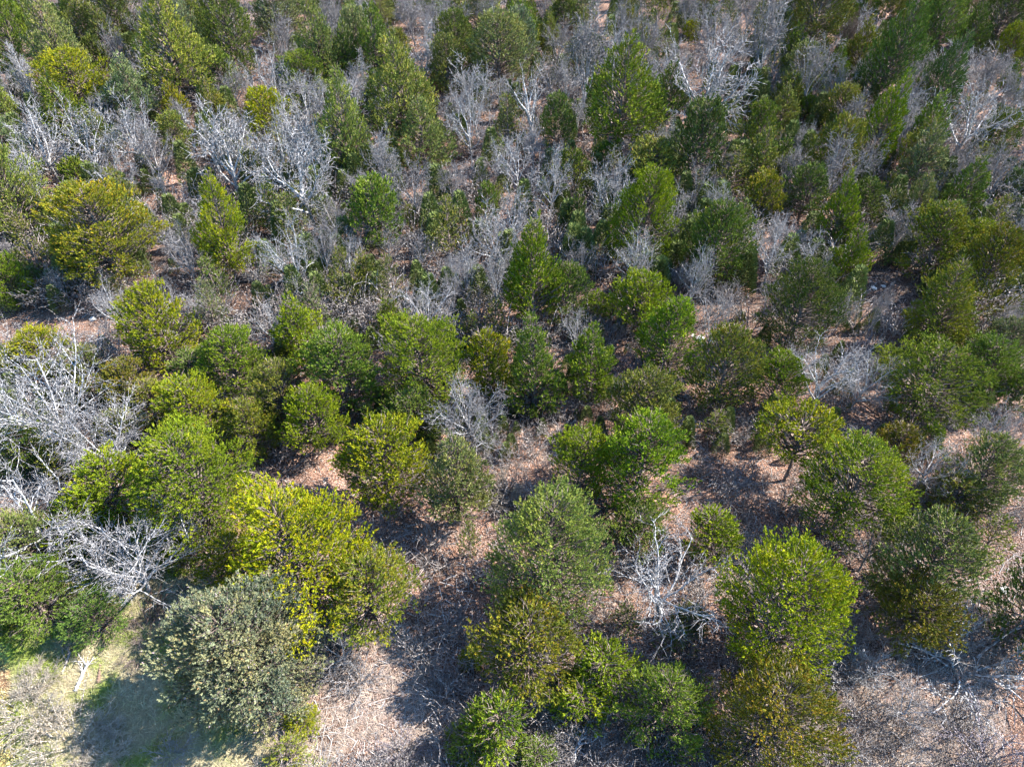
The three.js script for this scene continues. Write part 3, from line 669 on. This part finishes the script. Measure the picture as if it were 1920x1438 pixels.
  ['cr', -27.13, -22.26, 4.35, 5.01, 'E', "pale olive cedar beneath thick white limbs, left edge"],
  ['cr', -24.68, -23.79, 4.10, 4.19, 'V', "yellowish cedar above the burst-shaped bare tree"],
  ['cr', -24.97, -18.87, 4.73, 4.24, 'B', "deep green cedar above grassy corner, at left edge"],
  ['cr', -21.97, -18.34, 3.50, 2.91, 'B', "green low cedar at the burst-shaped tree's foot, by grass"],
  ['cr', -26.86, -18.46, 2.08, 2.13, 'G', "bright green cedar bough on the left edge by grass"],
  ['cr', -20.22, -23.10, 3.12, 3.59, 'V', "yellow-green cedar behind the burst-shaped bare tree"],
  ['cr', -18.87, -22.38, 2.10, 2.42, 'V', "small yellow-green cedar at the gap by burst-shaped tree"],
  ['cr', -10.80, -19.68, 7.62, 8.78, 'M', "great golden yellow cedar, brightest crown of the lower left"],
  ['cr', -7.03, -18.30, 4.60, 5.89, 'R', "orange-speckled cedar joined to the great golden one"],
  ['cr', -15.24, -21.33, 3.66, 4.21, 'Y', "dark-sided mustard cedar left of the great golden one"],
  ['cv', -12.49, -15.33, 6.83, 8.30, 'S', "big silvery grey-green cedar casting shade over grassy corner"],
  ['cr', -10.14, -13.35, 1.78, 1.14, 'Y', "low yellow-green juniper beside the big silvery cedar's foot"],
  ['cs', -10.29, -11.55, 2.74, 1.76, 'E', "low pale green juniper on dry grass at the bottom edge"],
  ['or', -20.37, -20.57, 8.26, 6.81, 'W', "burst-shaped bare tree with radiating pale branches, lower left"],
  ['b', -13.87, -20.46, 2.92, 2.63, 'U', "dark grey bare bush between silvery and golden cedars"],
  ['os', -8.42, -16.21, 3.09, 3.74, 'M', "small grey oak with white bent trunk by the silvery cedar"],
  ['bt', -19.67, -18.11, 1.87, 1.12, 'T', "brown bramble thicket beside the brush heap, lower left"],
  ['bt', -19.61, -16.77, 1.55, 0.93, 'T', "brown bramble clump at the grass edge, lower left"],
  ['b', -16.16, -11.93, 1.94, 1.17, 'M', "wiry grey shrub at the bottom edge in patchy shade"],
  ['bd', -21.21, -12.44, 2.73, 1.09, 'A', "pale bleached bush near the bottom left corner"],
  ['bd', -23.86, -13.93, 2.50, 1.00, 'A', "straw-pale bush on grass at the left edge"],
  ['bd', -24.21, -15.43, 1.62, 0.65, 'A', "small straw-pale bush above the bigger one, grassy corner"],
  ['bd', -19.21, -11.77, 2.00, 0.80, 'A', "bleached low bush on the bottom edge beside silvery cedar's shade"],
  ['cr', 1.61, -19.55, 6.69, 8.98, 'E', "great mid green cedar with dark left side, lower centre"],
  ['cr', 0.64, -15.82, 4.95, 6.01, 'R', "golden cedar with orange tips below the great mid green one"],
  ['cr', -0.74, -12.84, 3.08, 4.33, 'V', "vivid lime cedar with ragged arms at bottom centre"],
  ['cr', 4.54, -15.31, 3.08, 3.95, 'V', "lime cedar right of the orange-tipped golden cedar"],
  ['cr', 3.43, -13.73, 2.90, 2.97, 'V', "low lime cedar below the lime one, bottom centre"],
  ['cr', 6.94, -12.93, 3.98, 5.10, 'G', "rounded dull green cedar at the bottom, right of centre"],
  ['cr', -2.18, -16.34, 1.28, 1.31, 'Y', "tiny mustard cedar by the orange-tipped golden one"],
  ['cr', 7.21, -23.88, 3.57, 3.66, 'G', "green lower cedar beneath the broad lime cedar"],
  ['cs', 6.17, -18.49, 2.39, 2.44, 'D', "sparse dark cedar behind the tall white oak, lower centre"],
  ['cs', 8.43, -17.18, 2.64, 2.36, 'D', "sparse dark cedar under the tall white oak"],
  ['cs', -2.42, -22.85, 1.76, 2.93, 'G', "small see-through cedar with a thin dark trunk, lower centre"],
  ['cr', -1.97, -11.94, 2.26, 2.03, 'G', "dark skirt of green cedar at the bottom edge, left of centre"],
  ['cr', 1.27, -11.52, 2.31, 1.77, 'G', "low olive cedar on the bottom edge, centre"],
  ['os', 8.08, -19.03, 7.15, 7.87, 'W', "tall white oak between great green and domed golden cedars"],
  ['b', -5.33, -11.72, 2.18, 1.31, 'U', "purplish bush on the bottom edge beside patchy shade"],
  ['od', 3.11, -12.32, 3.34, 1.84, 'W', "fallen white limbs at the bottom edge, centre"],
  ['b', -0.25, -11.51, 1.54, 0.92, 'M', "grey bare bush on the bottom edge below the lime cedar"],
  ['b', -8.00, -24.07, 2.64, 1.58, 'M', "bare shrub in shade below the lone mustard round cedar"],
  ['b', -7.73, -15.46, 2.26, 1.13, 'M', "bare pale shrub below the orange-speckled cedar"],
  ['cr', 11.18, -22.50, 3.20, 4.10, 'V', "green cedar behind the tall white oak's twigs, right of centre"],
  ['cr', 13.14, -16.69, 6.59, 8.86, 'M', "domed golden green cedar, largest crown of the lower right"],
  ['cr', 11.56, -11.96, 5.96, 6.87, 'Q', "bottom edge cedar thick with orange tips"],
  ['cr', 21.81, -19.80, 5.29, 7.44, 'E', "large feathery pale green cedar, lower right"],
  ['cr', 20.43, -17.72, 3.97, 5.34, 'N', "shaded brown-olive cedar before the feathery pale one"],
  ['cs', 27.59, -23.14, 2.85, 3.29, 'G', "sparse green cedar on the right edge above dirt track"],
  ['cr', 26.82, -17.84, 4.75, 6.99, 'D', "dark cedar at the right edge beside a white stone"],
  ['cr', 9.40, -18.20, 1.95, 1.99, 'D', "dark low cedar left of the domed golden one"],
  ['ov', 19.86, -21.78, 3.92, 4.10, 'M', "grey oak in gap left of the feathery pale cedar"],
  ['bt', 23.33, -16.24, 4.68, 3.75, 'W', "large tangled grey thicket on the lower right"],
  ['b', 17.43, -15.72, 2.81, 2.25, 'W', "white wiry shrub right of the domed golden cedar"],
  ['os', 18.61, -13.69, 3.17, 3.14, 'M', "frail leaning bare tree over leaf litter, lower right"],
  ['b', 22.30, -11.58, 3.93, 1.96, 'U', "pale purple bush in the bottom right corner"],
  ['b', 17.72, -17.42, 1.28, 1.16, 'M', "small pale shrub under shaded brown-olive cedar"],
];
for (const [kind, ...rest] of WOOD) KINDS[kind](kind, ...rest);

// ---------------------------------------------------------------- the young growth between the larger trees
const CLEAR = [[-36.23, -43.28, 7.5, 2.6], [-13.83, -29.27, 5, 2.6], [-7.91, -14.08, 4, 3], [-25.46, -38.94, 4, 2], [15.46, -42.63, 2.5, 1.6], [30.58, -48.54, 3, 2], [27.36, -22.19, 4, 3], [2.11, -63.05, 3, 2.5], [31.55, -45.31, 4, 2.5], [-6.06, -67.36, 3, 3]];
const clearing = (x, z) => CLEAR.some(([a, b, w, h]) => ((x - a) / w) ** 2 + ((z - b) / h) ** 2 < 1);
{
  const r = rng(808);
  let young = 0, oaks = 0, crowd = 0;
  // each is told by the larger tree that it stands next to
  const known = STANDS.slice(), used = {};
  const heads = known.map(([, , , l]) => { let w = l.split(/,? (?=beside|behind|below|above|with|at the|on the|in front|between|near|under|before|by the|among|over|cut|tucked|leaning on|right of|left of|touching|half|standing|entering|amid|from)/)[0]; return w.split(' ').length < 4 ? l : w; });
  const times = {}; for (const h of heads) times[h] = (times[h] || 0) + 1;
  const told = (start, x, z) => {
    const near = known.map((k, i) => [Math.hypot(k[0] - x, k[1] - z), i]).sort((p, q) => p[0] - q[0]).slice(0, 14);
    for (const [, i] of near) {
      const [a, b] = known[i], sx = (x - a) - (z - b) * 0.0, side = Math.abs(sx) > Math.abs(z - b) * 0.8 ? (sx < 0 ? 'left of' : 'right of') : z < b ? 'behind' : 'in front of', label = start + ' ' + side + ' the ' + heads[i];
      if (times[heads[i]] > 1 || used[i + side] || label.split(' ').length > 16) continue;
      used[i + side] = 1;
      return label;
    }
    return start + ' crowded among the larger trees around it';
  };
  for (let k = 0; k < 9000; k++) {
    const far = r() < 0.55, z = far ? -62 - 76 * r() : -34 - 40 * r(), x = (r() * 2 - 1) * (12 + -z * 0.66), W = far ? 2.7 + 2.3 * r() : 1.9 + 1.9 * r();
    if (clearing(x, z) || STANDS.some(([a, b, w]) => Math.hypot(a - x, b - z) < w * 0.36 + W * 0.26)) continue;
    const q = r();
    if (far && q < 0.5) { if (crowd < 90) { crowd++; cedar(k % 3 ? 'cc' : 'cr', x, z, W, W * (1.55 + 0.5 * r()), 'OGEPEO'[k % 6], told('crowded cedar', x, z), 'crowded_cedar_tree', 'crowded cedars of the deep wood'); } }
    else if (!far && q < 0.5) { if (young < 24) { young++; cedar('cs', x, z, W, W * (1.25 + 0.5 * r()), 'OGEPO'[k % 5], told('thin young cedar', x, z), 'young_cedar_tree', 'young cedars between the larger trees'); } }
    else if (oaks < 200) { oaks++; bareTree(r() < 0.45 ? 'os' : 'ov', x, z, W * 1.3, W * (1.55 + 0.5 * r()), r() < 0.5 ? 'W' : 'M', told('small leafless oak', x, z), 'young_oak_tree', 'young leafless oaks between the larger trees'); }
  }
}

// ---------------------------------------------------------------- bare dirt beyond the wood
function sheet(name, pts, color, label) {
  const s = new THREE.Shape(pts.map(([x, z]) => new THREE.Vector2(x, -z))), g = new THREE.ShapeGeometry(s, 1).rotateX(-Math.PI / 2);
  const m = mesh(name, g, new THREE.MeshStandardMaterial({ color: new THREE.Color().setRGB(...color), roughness: 1 }), scene);
  m.position.y = 0.55; tag(m, label, null, null, 'structure');
}
sheet('gravel_clearing', [[45.90, -126.15], [55.43, -126.15], [50.02, -117.62], [45.86, -120.19]], [0.62, 0.62, 0.64], 'pale gravel clearing at the top right between trees');
sheet('dirt_track', [[59.00, -126.44], [65.94, -126.44], [61.08, -120.71], [55.12, -113.69], [49.13, -107.94], [49.52, -111.33], [54.44, -117.37]], [0.46, 0.27, 0.19], 'reddish dirt track at the top right');

// ---------------------------------------------------------------- what lies on the ground and nobody could count
const dummy = new THREE.Object3D(), tint = new THREE.Color();
function scatter(name, geometry, material, count, seed, place, label) {
  const m = new THREE.InstancedMesh(geometry, material, count), r = rng(seed);
  let n = 0;
  for (let tries = 0; n < count && tries < count * 45; tries++) {
    // denser towards the camera, over the ground that the frame can show
    const z = -10 - 120 * Math.pow(r(), 1.7), x = (r() * 2 - 1) * (22 + (-z - 10) * 0.62);
    if (!place(x, z, r)) continue;
    dummy.updateMatrix(); m.setMatrixAt(n, dummy.matrix); m.setColorAt(n, tint); n++;
  }
  m.count = n; m.name = name; m.castShadow = m.receiveShadow = true;
  scene.add(tag(m, label, null, null, 'stuff'));
}
{ // curled fallen oak leaves
  const g = new THREE.BufferGeometry();
  g.setAttribute('position', new THREE.Float32BufferAttribute([-1, 0.25, 0, 0, 0, -0.5, 1, 0.3, 0, 0, 0.05, 0.5], 3));
  g.setAttribute('uv', new THREE.Float32BufferAttribute([0, 0, 0, 1, 1, 1, 1, 0], 2));
  g.setIndex([0, 2, 1, 0, 3, 2]); g.computeVertexNormals();
  scatter('leaf_litter', g, new THREE.MeshStandardMaterial({ roughness: 0.9, side: THREE.DoubleSide }), 280000, 5, (x, z, r) => {
    if (r() < grassy(x, z) * 0.7 || r() < 0.42 - 1.3 * noise2(x, z, 0.35, 21) - 0.8 * noise2(x, z, 0.11, 27)) return false;
    const s = 0.032 + 0.042 * r();
    dummy.position.set(x, land(x, z) + 0.015 + 0.05 * r() * r(), z); dummy.scale.set(s, s * (0.6 + r()), s);
    dummy.rotation.set((r() - 0.5) * 1.1, r() * 6.28, (r() - 0.5) * 1.1);
    const v = 0.3 + 0.95 * r(), k = r();
    tint.setRGB(lerp(0.44, 0.28, k) * v, lerp(0.34, 0.185, k) * v, lerp(0.29, 0.145, k) * v);
    return true;
  }, 'fallen brown oak leaves strewn over the forest floor');
}
{ // sticks
  const g = new THREE.CylinderGeometry(0.6, 1, 1, 4, 1).rotateZ(Math.PI / 2);
  scatter('twig_litter', g, new THREE.MeshStandardMaterial({ roughness: 1 }), 24000, 6, (x, z, r) => {
    if (r() < grassy(x, z) * 0.8) return false;
    const l = 0.25 + 1.1 * r() * r(), w = 0.010 + 0.020 * r() * r();
    dummy.position.set(x, land(x, z) + 0.04, z); dummy.scale.set(l, w, w);
    dummy.rotation.set(0, r() * 6.28, (r() - 0.5) * 0.25);
    const v = 0.16 + 0.42 * r(); tint.setRGB(v * 1.03, v * 0.97, v * 0.92);
    return true;
  }, 'small fallen sticks among the leaf litter');
}
function tuft(blades, seed, bendy) {
  const r = rng(seed), p = [];
  for (let k = 0; k < blades; k++) {
    const a = r() * 6.28, o = r() * 0.25, lean = 0.25 + bendy * r(), h = 0.5 + 0.5 * r(), w = 0.02 + 0.02 * r(), x = Math.cos(a) * o, z = Math.sin(a) * o, b = r() * 6.28;
    p.push(x - Math.cos(b) * w, 0, z - Math.sin(b) * w, x + Math.cos(b) * w, 0, z + Math.sin(b) * w, x + Math.cos(a) * lean * h, h * (1 - 0.35 * lean), z + Math.sin(a) * lean * h);
  }
  const g = new THREE.BufferGeometry();
  g.setAttribute('position', new THREE.Float32BufferAttribute(p, 3));
  g.setAttribute('uv', new THREE.Float32BufferAttribute(new Float32Array(p.length / 3 * 2), 2));
  g.computeVertexNormals();
  return g;
}
const straw = (x, z) => smooth(noise2(x, z, 0.16, 14) + smooth(z, -24, -14) * 0.5, 0.15, 0.5);
scatter('grass', tuft(22, 11, 0.9), new THREE.MeshStandardMaterial({ roughness: 0.9, side: THREE.DoubleSide }), 26000, 8, (x, z, r) => {
  if (z < -40 || r() > grassy(x, z)) return false;
  const h = 0.16 + 0.34 * r() * r(), green = smooth(noise2(x, z, 0.45, 8) + 0.6 * noise2(x, z, 1.3, 5) + 0.3 * (r() - 0.5), -0.15, 0.4);
  dummy.position.set(x, land(x, z) - 0.02, z); dummy.scale.set(h * 1.6, h, h * 1.6); dummy.rotation.set(0, r() * 6.28, 0);
  const v = 0.55 + 0.75 * r(); tint.setRGB(lerp(0.50, 0.25, green) * v, lerp(0.43, 0.31, green) * v, lerp(0.26, 0.05, green) * v);
  return true;
}, 'green and straw coloured grass of the meadow corner');
scatter('dry_grass', tuft(20, 12, 1.1), new THREE.MeshStandardMaterial({ roughness: 0.95, side: THREE.DoubleSide }), 14000, 9, (x, z, r) => {
  if (z < -70 || r() > straw(x, z) * (1 - 0.7 * grassy(x, z))) return false;
  const h = 0.15 + 0.28 * r() * r();
  dummy.position.set(x, land(x, z) - 0.02, z); dummy.scale.set(h * 1.5, h, h * 1.5); dummy.rotation.set(0, r() * 6.28, 0);
  const v = 0.6 + 0.6 * r(); tint.setRGB(0.46 * v, 0.36 * v, 0.285 * v);
  return true;
}, 'dry bleached grass in the sunny gaps');
{ // leafless saplings and weeds under the trees
  const B = new Builder(), r = rng(55);
  for (let i = 0; i < 4; i++) {
    const az = i * 1.7, p = wander(r, V(Math.cos(az) * 0.1, -0.05, Math.sin(az) * 0.1), V(Math.cos(az) * 0.35, 1, Math.sin(az) * 0.35), 1.1 + 0.5 * r(), 5, 0.35, 0.04);
    B.tube(p, taper(p.length, 0.030, 0.014), 3, shade(r));
    for (let k = 0; k < 6; k++) {
      const [o, d] = at(p, 0.25 + 0.75 * (k + r()) / 6), q = wander(r, o, fork(r, d, 0.5 + 0.6 * r()), 0.35 + 0.4 * r(), 3, 0.5, 0.03);
      B.tube(q, taper(q.length, 0.020, 0.010), 3, shade(r));
      for (let w = 0; w < 1; w++) { const [o2, d2] = at(q, 0.3 + 0.7 * r()), t = wander(r, o2, fork(r, d2, 0.6), 0.18 + 0.22 * r(), 2, 0.4, 0); B.tube(t, taper(3, 0.014, 0.008), 3, shade(r)); }
    }
  }
  scatter('undergrowth', B.geometry(), new THREE.MeshStandardMaterial({ vertexColors: true, roughness: 1 }), 4200, 10, (x, z, r) => {
    if (clearing(x, z) || r() < grassy(x, z) * 1.4 || r() < 0.30 - 0.9 * noise2(x, z, 0.12, 31) || (z > -38 && r() < 0.05)) return false;
    const s = z < -40 ? 0.9 + 1.5 * r() : 0.45 + 0.9 * r();
    dummy.position.set(x, land(x, z), z); dummy.scale.set(s, s, s); dummy.rotation.set((r() - 0.5) * 0.3, r() * 6.28, (r() - 0.5) * 0.3);
    const v = 0.22 + 0.30 * r(); tint.setRGB(v * 1.08, v * 0.97, v * 0.92);
    return true;
  }, 'thin leafless saplings and weeds under the trees');
}

{ // seedlings and low boughs of juniper
  const p = [], c = [], r = rng(91), a = V(), b = V(), w = V();
  for (let k = 0; k < 2000; k++) {
    const y = 0.12 + 1.5 * r(), R = 0.62 * Math.pow(1 - y / 1.75, 0.6) * (0.4 + 0.6 * Math.sqrt(r())), az = r() * 6.28;
    a.set(Math.cos(az) * R, y, Math.sin(az) * R); b.set(Math.cos(az) + (r() - 0.5), 0.5 + r(), Math.sin(az) + (r() - 0.5)).normalize();
    w.set(r() - 0.5, r() - 0.5, r() - 0.5).cross(b).setLength(0.020);
    p.push(a.x - w.x, a.y - w.y, a.z - w.z, a.x + b.x * 0.12, a.y + b.y * 0.12, a.z + b.z * 0.12, a.x + w.x, a.y + w.y, a.z + w.z);
    const v = 0.65 + 0.7 * r(); for (let j = 0; j < 3; j++) c.push(v, v, v);
  }
  const g = new THREE.BufferGeometry();
  g.setAttribute('position', new THREE.Float32BufferAttribute(p, 3)); g.setAttribute('color', new THREE.Float32BufferAttribute(c, 3));
  g.setAttribute('uv', new THREE.Float32BufferAttribute(new Float32Array(p.length / 3 * 2), 2)); g.computeVertexNormals();
  scatter('evergreen_undergrowth', g, new THREE.MeshStandardMaterial({ vertexColors: true, roughness: 0.85, side: THREE.DoubleSide }), 1500, 17, (x, z, r2) => {
    if (z > -30 || clearing(x, z) || r2() < 0.45 - noise2(x, z, 0.09, 44)) return false;
    const s = z < -45 ? 0.8 + 1.5 * r2() : 0.4 + 0.8 * r2();
    dummy.position.set(x, land(x, z), z); dummy.scale.set(s, s * (1 + 0.4 * r2()), s); dummy.rotation.set(0, r2() * 6.28, 0);
    const v = 0.85 + 0.35 * r2(); tint.setRGB(0.125 * v, 0.155 * v, 0.035 * v);
    return true;
  }, 'low green juniper seedlings on the woodland floor');
}

// ---------------------------------------------------------------- dead wood
const deadWood = new THREE.MeshStandardMaterial({ color: new THREE.Color().setRGB(0.66, 0.63, 0.60), vertexColors: true, roughness: 0.9 });
const greyWood = new THREE.MeshStandardMaterial({ color: new THREE.Color().setRGB(0.34, 0.30, 0.28), vertexColors: true, roughness: 1 });
const brownWood = new THREE.MeshStandardMaterial({ color: new THREE.Color().setRGB(0.20, 0.13, 0.10), vertexColors: true, roughness: 1 });
function lying(name, category, x0, z0, x1, z1, r0, mat, label, forks = 0, seed = 1, rise = 0) {
  const o = new THREE.Group(), r = rng(seed), len = Math.hypot(x1 - x0, z1 - z0), dir = V(x1 - x0, rise * len, z1 - z0).normalize();
  o.position.set(x0, land(x0, z0), z0);
  const B = new Builder(), p = wander(r, V(0, r0 * 0.7, 0), dir, len, 7, 0.12, 0);
  const rr = taper(p.length, r0, r0 * 0.45); B.tube([p[0].clone().addScaledVector(dir, -0.01), ...p], [0.001, ...rr], 8, shade(r, 0.8, 1.1));
  mesh('trunk', B.geometry(), mat, o);
  for (let k = 0; k < forks; k++) {
    const C = new Builder(), [a, d] = at(p, 0.45 + 0.5 * (k + 0.6) / forks), q = wander(r, a, fork(r, d, 0.5 + 0.3 * r()).setY(0.15 + 0.35 * r()), len * (0.35 + 0.25 * r()), 5, 0.3, 0.02);
    C.tube(q, taper(q.length, r0 * 0.45, r0 * 0.12), 5, shade(r, 0.8, 1.1));
    for (let w = 0; w < 3; w++) { const [a2, d2] = at(q, 0.3 + 0.6 * r()), t = wander(r, a2, fork(r, d2, 0.7), 0.3 + 0.4 * r(), 3, 0.3, 0.05); C.tube(t, taper(t.length, r0 * 0.2, r0 * 0.06), 4, shade(r, 0.8, 1.1)); }
    mesh('branch', C.geometry(), mat, o);
  }
  o.name = numbered(name);
  scene.add(tag(o, label, category));
}
lying('fallen_trunk', 'fallen tree', -22.10, -15.03, -22.00, -16.43, 0.13, deadWood, 'bleached white fallen trunk with forked limbs on the grass', 4, 3, 0.12);
lying('fallen_trunk', 'fallen tree', -23.19, -15.90, -23.15, -17.03, 0.10, greyWood, 'greyish broken trunk lying behind the bleached white one', 3, 4, 0.12);
lying('broken_log', 'log', -21.11, -15.43, -21.34, -16.43, 0.14, brownWood, 'short dark rotten log on the grass beside the bleached trunk', 0, 5);
lying('branch_pole', 'stick', -19.77, -14.87, -19.19, -15.52, 0.05, deadWood, 'pale straight stick at the shadow edge on the grass', 0, 6);
lying('broken_log', 'log', 27.45, -23.15, 27.81, -22.47, 0.07, deadWood, 'pale log on the bare dirt near a white stone', 0, 7);
lying('branch_pole', 'stick', 17.57, -14.47, 17.60, -13.91, 0.045, brownWood, 'dark stick on leaf litter near the frail leaning tree', 0, 8);
lying('branch_pole', 'stick', -7.13, -70.85, -5.44, -74.84, 0.14, greyWood, 'long grey forked limb lying on pink leaves, centre', 2, 9, 0.25);
lying('branch_pole', 'stick', -7.16, -14.34, -4.98, -15.14, 0.05, greyWood, 'thin crooked branch on straw in patchy shade', 4, 10);
lying('branch_pole', 'stick', 28.40, -47.44, 29.69, -46.71, 0.07, deadWood, 'pale branch beside stones in a small clearing', 1, 11);
function brushPile(x, z, size, mat, label, seed) {
  const o = new THREE.Group(), r = rng(seed);
  o.position.set(x, land(x, z), z);
  for (let k = 0; k < 26; k++) {
    const B = new Builder(), a = r() * 6.28, d = V(Math.cos(a), (r() - 0.4) * 0.5, Math.sin(a)), p = wander(r, V((r() - 0.5) * size - d.x * size * 0.4, 0.05 + r() * 0.55, (r() - 0.5) * size * 0.7 - d.z * size * 0.4), d, size * (0.5 + 0.6 * r()), 5, 0.3, -0.02);
    B.tube(p, taper(p.length, 0.035 * (0.6 + r()), 0.012), 4, shade(r));
    for (let w = 0; w < 4; w++) { const [a2, d2] = at(p, 0.3 + 0.7 * r()), t = wander(r, a2, fork(r, d2, 0.6), 0.3 + 0.5 * r(), 3, 0.4, 0); B.tube(t, taper(t.length, 0.014, 0.007), 3, shade(r)); }
    mesh('branch', B.geometry(), mat, o);
  }
  o.name = numbered('brush_heap');
  scene.add(tag(o, label, 'brush heap'));
}
brushPile(-4.87, -21.67, 2.6, greyWood, 'brush heap of cut branches beside the orange-speckled cedar', 21);
brushPile(-3.10, -15.14, 2.8, greyWood, 'brush heap in blue shade by the tiny mustard cedar', 22);
brushPile(-18.96, -19.68, 2.2, brownWood, 'dark brush heap between the burst-shaped tree and silvery cedar', 23);
brushPile(0.50, -27.13, 1.6, greyWood, 'small shaded brush heap beside the pale dry shrub', 24);
brushPile(-8.72, -15.73, 2.0, greyWood, 'scattered pale brush below the small white-trunked oak', 25);
function stone(x, z, s, label, seed) {
  const g = new THREE.IcosahedronGeometry(1, 3), p = g.attributes.position, v = V();
  for (let k = 0; k < p.count; k++) { v.fromBufferAttribute(p, k); const f = 1 + 0.5 * perlin.noise(v.x * 1.2 + seed, v.y * 1.2, v.z * 1.2) + 0.18 * perlin.noise(v.x * 3.5, v.y * 3.5 + seed, v.z * 3.5); p.setXYZ(k, v.x * f, v.y * f * 0.5, v.z * f * 0.8); }
  g.computeVertexNormals();
  const m = mesh(numbered('limestone_rock'), g, new THREE.MeshStandardMaterial({ color: new THREE.Color().setRGB(0.6, 0.56, 0.5), roughness: 1 }), scene);
  m.position.set(x, land(x, z) + s * 0.15, z); m.scale.setScalar(s); m.rotation.y = seed;
  tag(m, label, 'rock');
}
stone(14.68, -42.25, 0.34, 'largest white rock in a cluster beside the orange-crested cedar', 1);
stone(14.86, -41.67, 0.24, 'small white rock touching the largest in its cluster', 2);
stone(15.53, -41.93, 0.26, 'flat pale rock at the cluster edge beside the orange-crested cedar', 3);
stone(14.21, -42.63, 0.18, 'little pale rock beside the vivid lime cedar', 4);
stone(30.45, -48.54, 0.26, 'pale rock in the small clearing under the grey upright oak', 5);
stone(31.37, -48.84, 0.18, 'smaller pale rock in the same small clearing', 6);
stone(27.61, -20.59, 0.24, 'white stone on bare dirt near the right edge', 7);
stone(25.03, -35.48, 0.2, 'white stone on the pale path by the silvery oak', 8);
stone(-33.86, -44.82, 0.3, 'grey flat rock in the pink clearing behind a pale oak', 9);
stone(12.17, -32.91, 0.28, 'grey rock in shade below the orange-crested cedar', 10);


renderer.render(scene, camera);
